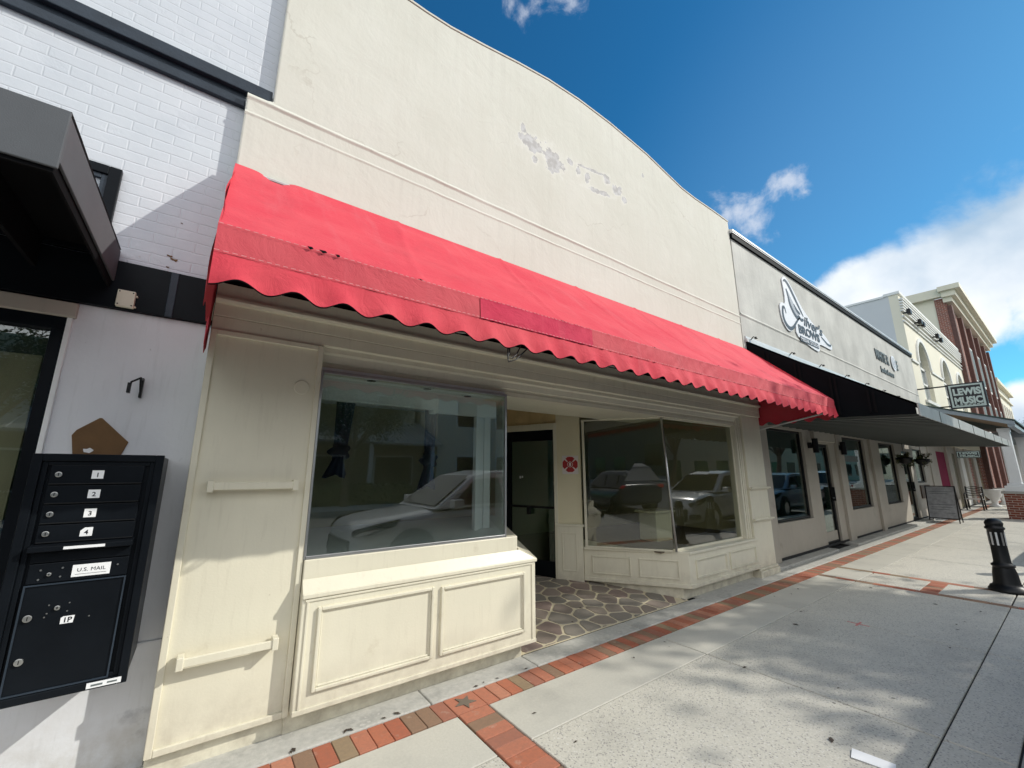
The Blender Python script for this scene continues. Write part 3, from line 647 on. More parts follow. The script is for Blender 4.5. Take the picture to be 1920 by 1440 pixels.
MB().box(7.045,7.715,3.15,3.42,0,.10).box(7.05,7.71,3.17,3.196,.10,.135).build('base_block', creamw, pil, bev=.008)
for z in (1.335,.85): MB().box(7.045,7.725,3.145,3.197,z-.012,z+.012).box(7.06,7.70,3.170,3.197,z-.032,z-.012).build('rail', creamw, shop, bev=.004)
# pilaster beside the door and the door
PA, PB = (4.375,4.265), (4.15,4.53)
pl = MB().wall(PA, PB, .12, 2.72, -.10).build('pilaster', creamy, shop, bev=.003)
q = MB(); q.wall((4.375,4.262),(4.14,4.54),.12,.86,.028); q.wall((4.39,4.245),(4.13,4.552),.845,.875,.045); q.build('wainscot', creamw, pl, bev=.004)
wmold((4.365,4.285),(4.15,4.54), .18, .80, .26, .76, pl, .016, .042)
q = MB(); q.wall((4.155,4.522),(4.125,4.56),.14,2.30,.02); q.wall((4.135,4.545),(3.80,5.45),2.205,2.30,.02); q.build('door_casing', creamw, shop, bev=.003)
DA, DB = Vector((4.148,4.535)), Vector((3.822,5.43))
q = MB().wall(DA, DB, 2.30, 2.72, -.03)
for s in (.25,.5,.75): q.wall(DA+(DB-DA)*(s-.004), DA+(DB-DA)*(s+.004), 2.30, 2.72, .006)
q.build('transom_panel', wood_panel, shop)
dp = lambda s: tuple(DA+(DB-DA)*s)
q = MB(); q.wall(dp(0), dp(.05), .15, 2.205, -.05, .01); q.wall(dp(.83), dp(1.0), .15, 2.205, -.05, .01); q.wall(dp(.05), dp(.83), 2.05, 2.205, -.05, .01); q.wall(dp(.05), dp(.83), .15, .36, -.05, .01)
door = q.build('door', black_p, shop, bev=.003)
MB().wall(dp(.05), dp(.83), .36, 2.05, -.006, -.015).build('glass_pane', glass_t, door)
MB().wall(dp(.05), dp(.83), 1.07, 1.10, .03, .0).build('push_bar', black_m, door, bev=.004)
q = MB(); q.wall(dp(.44), dp(.49), .98, 1.09, .05, .02); q.build('handle', black_m, door, bev=.004)
q = MB(); q.wall(dp(.005), dp(.035), 1.40, 1.46, .012, .012); q.wall(dp(.008), dp(.03), 1.33, 1.38, .012, .012); q.build('lock', steel, door, bev=.003)
q = MB(); q.wall(dp(.6), dp(.625), 1.50, 1.53, .003, -.005); q.wall(dp(.64), dp(.665), 1.49, 1.53, .003, -.005); q.build('sticker', paper, door)
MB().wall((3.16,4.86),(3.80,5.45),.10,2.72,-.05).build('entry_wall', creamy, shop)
# interior room
q = MB(); q.box(.06,3.8,5.5,5.6,0,3.2); q.box(4.05,7.58,8.0,8.1,0,3.2); q.box(.065,.10,3.5,12,0,3.2); q.box(7.54,7.575,3.5,12,0,3.2); q.box(3.9,4.05,5.9,12,0,3.2); q.build('interior_wall', int_wall, shop)
MB().box(.1,7.54,4.9,12,.14,.15).build('interior_floor', int_floor, shop)
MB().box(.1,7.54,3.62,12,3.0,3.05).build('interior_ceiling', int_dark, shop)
MB().box(4.9,7.54,3.4,5.6,.56,.575).build('display_floor', int_floor, shop)
q = MB(); q.box(5.55,5.95,3.9,4.2,.575,.98); q.box(5.5,6.0,3.86,4.24,.98,1.01); tb = q.build('display_plinth', creamw, None, loc=(5.75,4.05,.575), bev=.005); tag(tb, 'low cream display plinth standing inside the shop window', 'plinth')

# fire emblem sign
def pw(s, z, o=.0):
    a = Vector(PA)+(Vector(PB)-Vector(PA))*s; d = (Vector(PB)-Vector(PA)).normalized(); n = Vector((-d.y, d.x)); a = a+n*o; return Vector((a.x, a.y, z))
em = thing('fire_emblem_sign', 'small sign with a red maltese cross on the cream pilaster beside the door', 'sign', tuple(pw(.43,1.56)))
q = MB(); q.wall(tuple(pw(.10,0).xy), tuple(pw(.76,0).xy), 1.56, 1.82, .004, .001); q.build('plate', emblem_w, em)
ex = (pw(0,0)-pw(1,0)).normalized(); cc3 = pw(.43,1.695,.006); ez_ = Vector((0,0,1)); en = (pw(0,0,1)-pw(0,0,0)).normalized()
def P3(u, v, o=0): return cc3+ex*u+ez_*v+en*o
q = MB()
for k in range(4):
    a0 = k*math.pi/2+math.pi/2; pts = [P3(.036*math.cos(a0-.66), .036*math.sin(a0-.66)), P3(.105*math.cos(a0-.68), .105*math.sin(a0-.68)), P3(.113*math.cos(a0-.3), .113*math.sin(a0-.3)), P3(.113*math.cos(a0+.3), .113*math.sin(a0+.3)), P3(.105*math.cos(a0+.68), .105*math.sin(a0+.68)), P3(.036*math.cos(a0+.66), .036*math.sin(a0+.66))]
    q.face(*pts)
q.face(*[P3(.052*math.cos(t*math.pi/8), .052*math.sin(t*math.pi/8), .002) for t in range(16)]); q.build('cross', redink, em)
q = MB()
for t in range(20):
    a, b_ = t*math.pi/10, (t+1)*math.pi/10
    q.face(P3(.040*math.cos(a), .040*math.sin(a), .004), P3(.040*math.cos(b_), .040*math.sin(b_), .004), P3(.033*math.cos(b_), .033*math.sin(b_), .004), P3(.033*math.cos(a), .033*math.sin(a), .004))
q.face(P3(-.012,-.022,.004), P3(.012,-.022,.004), P3(.014,.018,.004), P3(0,.026,.004), P3(-.014,.018,.004)); q.build('ring', emblem_w, em)

# ================================================================== red awning
aw = thing('awning', 'long faded red cloth awning with a scalloped valance over the shopfront', 'awning', (3.82,3.3,2.4))
X0, X1 = -.075, 7.76
YW, ZW, YF, ZF = 3.295, 3.80, 2.11, 2.69
seams = [1.02+1.13*i for i in range(6)]
def canopy(u, v):
    x = X0+(X1-X0)*u; y = YW+(YF-YW)*v; z = ZW+(ZF-ZW)*v
    sag = -.020*math.sin(math.pi*v)*(1+.5*mnoise.noise(Vector((x*.8, v*1.5, 0))))
    wr = .020*mnoise.noise(Vector((x*1.3+v*2.2, v*3, 3)))+.009*mnoise.noise(Vector((x*4+v*3, v*5+x*2, 9)))+.006*abs(mnoise.noise(Vector((x*2.2-v*4, v*2.5, 21))))
    fold = -.012*math.exp(-((v-.45-.12*math.sin(x*.5))/.03)**2)
    dip = 0.
    if v < .12: dip = -.09*math.exp(-((x-.19)/.075)**2)*(1-v/.12)
    sm = sum(.010*math.exp(-((x+ (v-.5)*.25 - s)/.022)**2) for s in seams)
    wr *= min(1, v*5)*min(1, (1-v)*6+.15)
    d = sag+wr+fold*.5+sm
    return (x, y-d*.68-abs(dip)*.5, z+d*.73+dip)
q = MB().grid(canopy, 300, 26); cn = q.build('canopy', red, aw, smooth=True)
def wav(x): return .035*(.5+.5*math.cos(2*math.pi*(x-.035)/.2265))
def flut(x, v): return (.004*abs(mnoise.noise(Vector((x*20, v*4, 12))))+.012*math.sin(2*math.pi*x/.2265+1)+.012*mnoise.noise(Vector((x*3, v, 5)))+.006*mnoise.noise(Vector((x*14, v*2, 2))))*v
def band(u, v):
    x = X0+(X1-X0)*u; z = ZF-.145*v; y = YF-.004-.010*v+.004*mnoise.noise(Vector((x*9, v*1.2, 1)))+.005*mnoise.noise(Vector((x*22+v*3, v, 7)))*(1.7 if x > 1.3 else .3)
    return (x, y, z)
def val(u, v):
    x = X0+(X1-X0)*u; zb = 2.390+wav(x)*1.0*(1+.25*mnoise.noise(Vector((x*1.7, 4, 4)))); z = (ZF-.145)+(zb-(ZF-.145))*v
    return (x, YF-.012-.018*v-flut(x, v), z)
MB().grid(lambda u, v: band((1.32-X0)*u/(X1-X0), v), 120, 5).build('valance_band', red_band, aw, smooth=True)
MB().grid(lambda u, v: band((2.31-X0+(X1-2.31)*u)/(X1-X0), v), 480, 5).build('valance_band', red_band, aw, smooth=True)
MB().grid(lambda u, v: (lambda p: (p[0], p[1]-.005, p[2]))(band((1.30-X0+1.03*u)/(X1-X0), v)), 110, 5).build('repair_patch', red_patch, aw, smooth=True)
MB().grid(val, 700, 6).build('valance', red, aw, smooth=True)
for vv, dy in ((.03,.004),(.96,.004)):
    q = MB()
    for i in range(0, 690, 3):
        p, r_ = band(i/700, vv), band((i+1.8)/700, vv); q.face((p[0],p[1]-.009,p[2]-.0012),(r_[0],r_[1]-.009,r_[2]-.0012),(r_[0],r_[1]-.009,r_[2]+.0012),(p[0],p[1]-.009,p[2]+.0012))
    q.build('stitching', stitch_m, aw)
for (x_, a_, w_) in ((.30,.0,.03),(.36,.01,.04),(.43,0,.025)):
    q = MB(); p = band((x_-X0)/(X1-X0), .02); q.face((x_-w_/2,p[1]-.012,p[2]+.004),(x_,p[1]-.013,p[2]-.012),(x_+w_/2,p[1]-.012,p[2]-.002),(x_+w_*.3,p[1]-.012,p[2]+.006)); q.build('tear', black_fab, aw)
q = MB()
for i in range(700):
    p, r_ = val(i/700, 1), val((i+1)/700, 1); q.face(p, r_, (r_[0], r_[1]+.004, r_[2]-.006), (p[0], p[1]+.004, p[2]-.006))
q.build('valance_trim', black_fab, aw)
for xx in (X0, X1):
    def side(u, v, xx=xx):
        y = YW+(YF-YW)*u; zt = ZW+(ZF-ZW)*u-.004; zb = 2.40+.03*math.cos(u*math.pi*10)-(.04 if xx < 0 else 0)
        return (xx+(.010*math.sin(u*9+v*3)), y, zt+(zb-zt)*v)
    MB().grid(side, 40, 8).build('side_flap', red, aw, smooth=True)
q = MB().grid(lambda u, v: (lambda p: (p[0], p[1]+.012, p[2]-.022))(canopy(.004+u*.992, .02+v*.96)), 150, 12)
q.grid(lambda u, v: (X0+.02+(X1-X0-.04)*u, YF+.016, ZF-.03-.19*v), 100, 1); q.build('lining', bounce_liner_m, aw, smooth=True)  # dark liner added under the cloth to cut its red bounce onto the header
q = MB(); q.tube([(X0+.02,YF+.02,ZF-.03),(X1-.02,YF+.02,ZF-.03)], .013, 6); q.tube([(X0+.02,YF+.03,2.50),(X1-.02,YF+.03,2.50)], .013, 6); q.tube([(X0+.02,3.27,ZW-.05),(X1-.02,3.27,ZW-.05)], .013, 6)
for xx in (X0+.03,1.62,3.6,5.6,7.70):
    q.tube([(xx,3.28,ZW-.06),(xx,YF+.03,ZF-.04)], .012, 6); q.tube([(xx,YF+.03,2.50),(xx,YF+.03,ZF-.03)], .012, 6); q.tube([(xx,3.2,2.84 if xx < 7 else 2.3),(xx,YF+.03,2.50)], .012, 6)
q.build('frame', galv, aw)
q = MB(); q.grid(lambda u, v: (X0+.03+(X1-X0-.06)*u, 3.28-.01*v, 2.82+.14*v), 2, 1); q.build('rear_flashing', black_fab, aw)
q = MB()
for d in (0,.03): q.tube([(1.66+d,2.14,2.46),(1.64+d*2,2.13,2.42),(1.60,2.12,2.36-d),(1.56-d,2.11,2.33-d),(1.525,2.11,2.325),(1.53+d*.5,2.12,2.37),(1.545+d*.4,2.13,2.42),(1.55,2.14,2.46)], .0045, 6)
tag(q.build('loose_cable', black_m, loc=(1.6,2.13,2.46), smooth=True), 'black cable looping below the red awning valance above the display window', 'cable')

# ================================================================== white brick building (left)
wb = thing('brick_building', 'white painted brick building with dark slate trim at the left edge', 'building', (-2.5,3.4,0))
MB().box(-9,-.06,3.38,3.6,2.88,4.33).box(-9,.105,3.38,3.6,4.33,9.6).build('wall', 'white_painted_brick', wb)
MB().box(-9,-.06,3.6,15,0,9.5).build('rear_wall', 'white_painted_brick', wb)
q = MB(); q.box(-9,.09,3.325,3.40,4.452,4.552); q.box(-9,-.075,3.345,3.40,4.33,4.40); q.box(-9,-.078,3.365,3.40,4.40,4.455); q.build('trim_band', slate, wb, bev=.006)
MB().box(-9,-.065,3.345,3.40,2.575,2.885).build('fascia', black_p, wb, bev=.004)
q = MB(); q.box(-.315,-.275,3.335,3.346,2.575,2.88); q.build('metal_strap', slate, wb, bev=.003)
MB().box(-.715,-.06,3.36,3.6,0,.64).box(-.715,-.06,3.372,3.6,.64,2.575).build('pier', white_st, wb, bev=.006)
MB().box(-9,-.70,3.34,3.42,2.475,2.565).build('lintel', grey_lo, wb, bev=.006)
MB().box(-.735,-.712,3.35,3.42,0,2.475).build('casing', white_tr, wb, bev=.004)
q = MB(); q.box(-9,-.735,3.36,3.46,2.40,2.475); q.box(-.79,-.735,3.36,3.46,0,2.40); q.box(-3.2,-3.1,3.36,3.46,0,2.40); q.box(-9,-.79,3.36,3.46,0,.3)
sf = q.build('shop_window', black_p, wb, bev=.003)
MB().box(-3.1,-.79,3.405,3.411,.3,2.40).box(-9,-3.2,3.405,3.411,.3,2.4).build('glass_pane', glass, sf)
MB().box(-3.0,-.83,3.50,3.51,.35,2.26).build('window_blind', mat('tan_blind', (.36,.31,.20), .8, .12, 3, .1, 20, streak=.3), sf)
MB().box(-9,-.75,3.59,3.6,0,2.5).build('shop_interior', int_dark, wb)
q = MB(); q.frame(-1.75,-.645,2.90,3.50,.06,3.35,3.44); uw = q.build('upper_window', black_p, wb, bev=.004)
q = MB(); q.frame(-1.69,-.705,2.96,3.44,.03,3.362,3.42); q.build('sash', slate, uw, bev=.003)
MB().box(-1.66,-.735,3.39,3.394,2.99,3.41).build('glass_pane', mat('dark_blue_glass', (.01,.03,.05), .08, .1, 2, 0, 10, spec=.8), uw)
for i, (x, z, r_) in enumerate(((-.345,2.995,.016),(-.325,2.97,.02),(-.35,2.905,.010),(-.33,3.22,.006))): pass
q = MB()
for (x, z, r_) in ((-.345,3.005,.014),(-.320,2.985,.018),(-.345,2.925,.008),(-.315,3.26,.005)):
    q = MB(); pts = [(x+r_*(1+.6*math.sin(k*2.3))*math.cos(k*math.pi/4), z+r_*(.6+.4*math.cos(k*1.7))*math.sin(k*math.pi/4)) for k in range(8)]; q.xz(pts, 3.376, 3.381); q.build('paint_chip', brownp, wb)
# charcoal box awning
ba = thing('box_awning', 'charcoal cloth box awning with a black open underside over the left shop window', 'awning', (-1.6,3.35,2.7))
q = MB(); q.box(-3.2,-.575,2.10,2.112,2.715,2.965); q.box(-.587,-.575,2.112,3.36,2.745,2.95); q.v += []
q.grid(lambda u, v: (-3.2+2.625*u, 2.10+1.26*v, 2.965-.004*v+.006*mnoise.noise(Vector((u*5, v*4, 0)))), 12, 8)
q.build('cover', grey_fab, ba, bev=.004)
q = MB(); q.box(-3.19,-.588,2.113,3.34,2.93,2.945); q.box(-3.19,-.588,2.113,2.125,2.70,2.93); q.box(-.60,-.588,2.125,3.34,2.70,2.93); q.box(-.92,-.90,2.125,3.34,2.74,2.93); q.build('lining', black_fab, ba)
q = MB(); q.tube([(-3.1,2.14,2.74),(-.61,2.14,2.74),(-.61,3.33,2.74)], .012, 6); q.tube([(-1.4,2.14,2.74),(-1.4,3.33,2.74)], .012, 6); q.build('frame', black_m, ba)
# utility plate, bracket, plaque
up_ = thing('junction_box', 'small white junction box with four screws on the black fascia', 'junction box', (-.5,3.34,2.6))
MB().box(-.545,-.462,3.31,3.345,2.585,2.69).box(-.462,-.452,3.325,3.345,2.66,2.672).box(-.462,-.452,3.325,3.345,2.592,2.602).build('cover', creamw, up_, bev=.004)
for x in (-.535,-.472):
    for z in (2.597,2.678): MB().disc((x,3.311,z),(0,-1,0),.004,.002,8).build('screw', black_m, up_)
cr = MB(); cr.box(-.088,-.066,3.30,3.345,2.60,2.72); tag(cr.build('cable_clip', creamw, loc=(-.077,3.34,2.6), bev=.005), 'small off-white cable clip at the wall corner under the awning end', 'clip')
bkx = MB(); bkx.box(-.365,-.352,3.34,3.374,2.04,2.16); bkx.tube([(-.358,3.345,2.15),(-.358,3.25,2.145)], .006, 6); bkx.tube([(-.358,3.25,2.145),(-.358,3.345,2.06)], .006, 6); bkx.tube([(-.358,3.25,2.145),(-.395,3.24,2.115),(-.40,3.25,2.085)], .006, 6); bkx.box(-.41,-.395,3.235,3.27,2.05,2.11)
tag(bkx.build('wall_bracket', black_m, loc=(-.36,3.37,2.1), bev=.001), 'small black metal hook bracket on the white wall above the mailboxes', 'bracket')
wpq = MB(); wpq.xz([(-.590,1.66),(-.615,1.80),(-.60,1.83),(-.515,1.905),(-.505,1.905),(-.372,1.77),(-.392,1.70),(-.41,1.66)], 3.362, 3.374)
wp = wpq.build('wall_plaque', brownp, loc=(-.5,3.37,1.66), bev=.003); tag(wp, 'brown five-sided board fixed to the wall just above the mailboxes', 'board')
wq = MB(); wq.xz([(-.535+.022*math.cos(k*math.pi/5)*(1+.2*math.sin(k*2)), 1.715+.013*math.sin(k*math.pi/5)*(1+.3*math.cos(k*3))) for k in range(10)], 3.358, 3.363); wq.build('paint_blob', paper, wp)

# mailbox cabinet
mb = thing('mailbox_cabinet', 'black wall-mounted cluster mailbox with numbered doors and a parcel locker', 'mailbox', (-.4,3.37,.61))
q = MB(); q.box(-.628,-.172,2.925,3.37,.615,1.675); q.build('cabinet', black_p, mb, bev=.004)
q = MB(); q.frame(-.642,-.166,.608,1.682,.034,2.90,2.928); q.frame(-.608,-.200,.642,1.648,.02,2.912,2.93); q.build('face_frame', black_p, mb, bev=.003)
def door_row(z0, z1, num=None, lock=True, name='mail_door'):
    o = MB().box(-.575,-.238,2.910,2.926,z0+.002,z1-.002).build(name, black_p, mb, bev=.003)
    return o
rows = [(1.535,1.63,'1'),(1.445,1.535,'2'),(1.355,1.445,'3'),(1.27,1.355,'4')]
def locker(x, z, r_, parent):
    a = MB().disc((x,2.910,z),(0,-1,0),r_,.009,18).build('lock', steel, parent, bev=.002)
    MB().box(x-.0015,x+.0015,2.900,2.9015,z-r_*.5,z+r_*.5).build('keyhole', black_m, parent)
for z0, z1, n in rows:
    o = door_row(z0, z1); locker(-.545, (z0+z1)/2+.002, .0125, o)
    pts = [(-.432,(z0+z1)/2-.019),(-.389,(z0+z1)/2-.019),(-.389,(z0+z1)/2+.021),(-.432,(z0+z1)/2+.021)]
    if n == '4': pts = [pts[0], pts[1], pts[2], (-.418,pts[3][1]), (-.432,pts[3][1]-.014)]
    MB().xz(pts, 2.9085, 2.910).build('number_label', paper, o)
    text('digit', n, .021, signblk, o, (-.4105,2.9082,(z0+z1)/2-.0105), depth=.0006, align='CENTER', off=.0006)
    MB().box(-.572,-.241,2.905,2.911,z0+.003,z0+.008).build('door_lip', black_m, o, bev=.001)
q = MB(); q.yz([(2.926,1.272),(2.868,1.262),(2.868,1.240),(2.880,1.236),(2.926,1.236)], -.585, -.232); sl = q.build('mail_slot_hood', black_p, mb, bev=.002)
MB().box(-.470,-.330,2.8655,2.868,1.245,1.257).build('slot_label', paper, sl)
door_row(1.185, 1.235, name='slot_panel')
o = door_row(1.095, 1.185, name='outgoing_door')
locker(-.505,1.135,.008,o); MB().box(-.432,-.300,2.907,2.910,1.112,1.165).build('mail_label', paper, o)
text('letters', 'U.S. MAIL', .017, signblk, o, (-.366,2.9066,1.134), depth=.0006, align='CENTER', space=1.05); MB().box(-.42,-.312,2.9064,2.907,1.122,1.1235).build('rule', signblk, o)
for x, z in ((-.535,1.155),(-.465,1.158),(-.537,1.115),(-.468,1.12),(-.275,1.15)): MB().disc((x,2.910,z),(0,-1,0),.004,.003,8).build('rivet', steel, o)
o = door_row(.648, 1.092, name='parcel_door')
locker(-.455,.985,.010,o); locker(-.543,.955,.015,o); locker(-.540,.78,.015,o)
MB().xz([(-.437,.912),(-.395,.912),(-.392,.943),(-.43,.943),(-.437,.938)], 2.908, 2.910).build('number_label', paper, o)
text('digit', '1P', .022, signblk, o, (-.4145,2.9076,.917), depth=.0006, align='CENTER', off=.0006)
for x, z in ((-.484,1.0),(-.486,.965),(-.492,.95),(-.418,1.0),(-.421,.965),(-.343,.93)): MB().disc((x,2.910,z),(0,-1,0),.003,.002,8).build('rivet', steel, o)
q = MB(); q.frame(-.577,-.236,.645,1.094,.006,2.904,2.911); q.build('door_lip', slate, o)
MB().box(-.305,-.186,2.897,2.9,.615,.638).build('maker_label', paper, mb)
MB().box(-.29,-.25,2.8963,2.897,.622,.630).box(-.235,-.20,2.8963,2.897,.623,.630).build('label_print', sign_gr, mb)

# ================================================================== grey building
gb = thing('grey_building', 'long low grey stucco shop building with dark roof edge and tall windows', 'building', (15,3.4,0))
MB().box(7.72,22.2,3.30,3.6,2.6,6.02).build('upper_wall', grey_st, gb)
q = MB(); q.box(7.70,22.2,3.262,3.32,6.02,6.125); q.build('roof_edge', black_sheet, gb)
q = MB(); q.box(7.70,22.22,3.25,3.7,6.125,6.15); q.yz([(3.24,6.15),(3.24,6.19),(3.75,6.36),(3.75,6.15)], 7.70, 22.22); q.tube([(7.85,3.4,6.2),(7.85,3.4,6.42)], .02, 6); q.build('coping', galv, gb)
MB().box(7.72,22.2,3.7,15,5.8,6.0).build('roof', galv, gb)
MB().grid(lambda u, v: (7.74+14.4*u, 3.2995-.014*math.sin(math.pi*v)**2, 4.48+(v-.5)*.07+.008*mnoise.noise(Vector((u*12, 0, 1)))), 200, 6).build('plaster_bead', grey_st, gb, smooth=True)
MB().box(7.73,22.1,3.388,3.41,.05,.095).build('base_gap', soil_dark, gb)
ops = [(8.45,10.15,.67,2.42),(10.74,11.62,.05,2.2),(12.64,14.36,.69,2.44),(15.75,17.45,.67,2.42),(18.25,19.2,.05,2.25),(19.8,21.2,1.2,2.36)]
q = MB(); x = 7.72
for a, b_, c, d in ops:
    q.box(x, a, 3.40, 3.60, .06, 2.6); q.box(a, b_, 3.40, 3.60, d, 2.6)
    if c > .1: q.box(a, b_, 3.40, 3.60, .06, c)
    x = b_
q.box(x, 22.2, 3.40, 3.60, .06, 2.6)
q.build('lower_wall', grey_lo, gb)
for a, b_ in ((7.72,8.28),(12.02,12.40),(14.72,14.98)): MB().box(a,b_,3.34,3.402,.05,2.6).build('pilaster', grey_lo, gb, bev=.006)
MB().box(10.62,11.9,3.33,3.402,2.25,2.6).build('door_hood', grey_lo, gb, bev=.006)
def gwin(a, b_, c, d):
    q = MB(); q.frame(a+.002, b_-.002, c+.002, d-.002, .045, 3.45, 3.50); f = q.build('window', black_m, gb, bev=.002)
    MB().box(a+.045,b_-.045,3.47,3.476,c+.045,d-.045).build('glass_pane', glass_t, f)
    return f
for k in (0,2,3,5): gwin(*ops[k])
for k in (1,4):
    a, b_, c, d = ops[k]
    q = MB(); q.frame(a+.002,b_-.002,.06,d-.002,.07,3.44,3.49); f = q.build('glass_door', black_m, gb, bev=.002)
    MB().box(a+.07,b_-.07,3.462,3.468,.32 if k == 1 else .13,d-.07).build('glass_pane', glass_t, f)
    if k == 1: MB().box(a+.07,b_-.07,3.45,3.485,.13,.32).build('kick_plate', grey_lo, f)
    MB().box(b_-.16,b_-.13,3.36,3.44,.95,1.25).box(b_-.30,b_-.13,3.37,3.40,1.0,1.03).build('handle', black_m, f, bev=.003)
MB().box(12.8,13.9,3.462,3.468,1.83,1.98).build('window_decal', sign_gr, gb)
q = MB(); q.box(7.8,22.1,8.0,8.1,0,3); q.box(7.75,7.8,3.6,8.1,0,3); q.box(12.3,12.36,3.6,8,0,3); q.box(17.6,17.66,3.6,8,0,3); q.box(22.1,22.15,3.6,8.1,0,3); q.build('interior_wall', mat('teal_grey_interior', (.30,.36,.34), .8, .05, 1, 0, 10), gb)
MB().box(7.8,22.1,3.6,8,.04,.05).build('interior_floor', int_floor, gb)
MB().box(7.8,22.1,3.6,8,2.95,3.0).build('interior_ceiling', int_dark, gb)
q = MB()
for s in (0,.34):
    q.tube([(9.25+s*.2,4.0+s,.1),(8.80+s*.2,3.72+s,1.95)], .028, 4)
for k in range(7):
    t = .08+k*.135; q.tube([(9.25-.45*t,4.0-.28*t,.1+1.85*t),(9.318-.45*t,4.34-.28*t,.1+1.85*t)], .018, 4)
ld = q.build('step_ladder', ladder_m, loc=(9.2,4.1,.05)); tag(ld, 'orange ladder leaning inside the first window of the grey building', 'ladder')
MB().box(19.9,21.3,3.36,3.402,.69,1.12).build('notice_board', plum, gb, bev=.004)
for (x, lab) in ((10.42,'black cylinder wall lamp left of the glass door'),(12.18,'black cylinder wall lamp right of the glass door')):
    wl = thing('wall_lamp', lab, 'lamp', (x,3.4,2.1), 'wall lamps on the grey building')
    q = MB(); q.lathe((x,3.27,1.98), [(.055,0),(.055,.30)], 16); q.build('shade', black_m, wl, smooth=False)
    MB().box(x-.05,x+.05,3.33,3.402,2.08,2.2).box(x-.02,x+.02,3.28,3.34,2.12,2.16).build('mount', black_m, wl)

# butterfly swirl sign
sg = thing('beauty_studio_sign', 'white and black butterfly script sign for a brows studio on the grey wall', 'sign', (10.9,3.3,4.6))
def bez(pts, n=10):
    o = []
    for i in range(0, len(pts)-1):
        p0 = Vector(pts[max(i-1,0)]); p1 = Vector(pts[i]); p2 = Vector(pts[i+1]); p3 = Vector(pts[min(i+2,len(pts)-1)])
        for k in range(n):
            t = k/n; o.append(.5*((2*p1)+(-p0+p2)*t+(2*p0-5*p1+4*p2-p3)*t*t+(-p0+3*p1-3*p2+p3)*t**3))
    o.append(Vector(pts[-1])); return o
wing = [(9.92,5.80),(10.03,5.90),(10.2,5.89),(10.5,5.70),(10.95,5.33),(11.6,5.06),(12.2,4.93),(12.5,4.78),(12.62,4.74),(12.55,4.62),(12.1,4.62),(11.72,4.60),(11.55,4.40),(10.42,4.56),(10.36,4.80),(10.1,4.62),(9.86,4.60),(9.65,4.78),(9.60,5.08),(9.72,5.20),(9.90,5.22),(9.95,5.42)]
q = MB(); q.xz([tuple(p) for p in reversed(bez(wing+[wing[0]], 3)[:-1])], 3.276, 3.292); q.build('backing', sign_w, sg)
def stroke(pts, w0, w1, y=3.272, m=signblk, name='stroke'):
    c = bez(pts, 8); q = MB(); n = len(c)
    for i in range(n-1):
        def off(j):
            t = (c[min(j+1,n-1)]-c[max(j-1,0)]).normalized(); nn = Vector((-t.y, t.x)); u = j/(n-1)
            w = 1.5*(w0+(w1-w0)*math.sin(math.pi*min(1, max(0, u)))); return c[j]+nn*w, c[j]-nn*w
        a, b_ = off(i); c_, d = off(i+1)
        q.face((a.x,y,a.y),(b_.x,y,b_.y),(d.x,y,d.y),(c_.x,y,c_.y))
    return q.build(name, m, sg)
stroke([(9.98,5.78),(10.10,5.82),(10.28,5.73),(10.50,5.52),(10.75,5.28),(10.90,5.14)], .008, .035)
stroke([(10.08,5.62),(10.14,5.45),(10.18,5.28),(10.32,5.12),(10.50,5.02),(10.62,5.06),(10.75,5.02),(10.88,5.06)], .02, .032)
stroke([(10.40,5.33),(10.55,5.20),(10.72,5.16)], .01, .03)
stroke([(9.88,4.98),(9.84,5.10),(9.74,5.08),(9.70,4.90),(9.78,4.74),(9.98,4.66),(10.18,4.72),(10.42,4.90),(10.66,5.06)], .01, .032)
q = MB(); q.xz([(10.18,5.32),(10.32,5.14),(10.50,5.05),(10.62,5.08),(10.66,5.14),(10.50,5.24),(10.38,5.36),(10.26,5.48),(10.16,5.58)][::-1], 3.273, 3.276); q.build('wing', wing_gr, sg)
sd_ = Vector((1,0,0))
text('script', "ilver's", .25, signblk, sg, (10.84,3.272,4.93), (1,0,-.05), (0,0,1), .006, sx=1.45, shear=.35, off=.008)
stroke([(11.9,4.84),(12.1,4.78),(12.3,4.72),(12.5,4.72),(12.56,4.78)], .01, .02)
text('letters', 'BROWS', .20, signblk, sg, (10.47,3.272,4.67), depth=.006, sx=1.35, off=.010)
MB().box(10.50,11.60,3.270,3.276,4.475,4.60).build('plate', signblk, sg)
text('letters', 'MEDIA STUDIO', .085, sign_w, sg, (10.54,3.268,4.495), depth=.003, sx=1.42, off=.001)
ws = thing('bookshop_sign', 'raised grey WHITE ROSE letters with a white rose on the grey wall', 'sign', (18,3.3,5))
text('letters', 'WHITE R', .36, sign_gr, ws, (16.80,3.285,5.10), depth=.02, sx=.78, off=.004)
text('letters', 'SE', .36, sign_gr, ws, (19.22,3.285,5.10), depth=.02, sx=.72, off=.004)
q = MB(); q.xz([(18.93+.27*math.cos(k*math.pi/10), 5.27+.27*math.sin(k*math.pi/10)) for k in range(20)], 3.262, 3.28); q.build('rose', sign_w, ws)
for r_ in (.07,.14,.2):
    q = MB()
    for k in range(16):
        a, b_ = k*math.pi/8, (k+1)*math.pi/8; q.face(*[(18.93+rr*math.cos(t), 3.259, 5.27+rr*math.sin(t)) for rr, t in ((r_,a),(r_,b_),(r_-.02,b_+.1),(r_-.02,a+.1))])
    q.build('petal_line', wing_gr, ws)
text('letters', 'books & more', .20, sign_gr, ws, (17.15,3.285,4.72), depth=.02, sx=.98, off=.003)

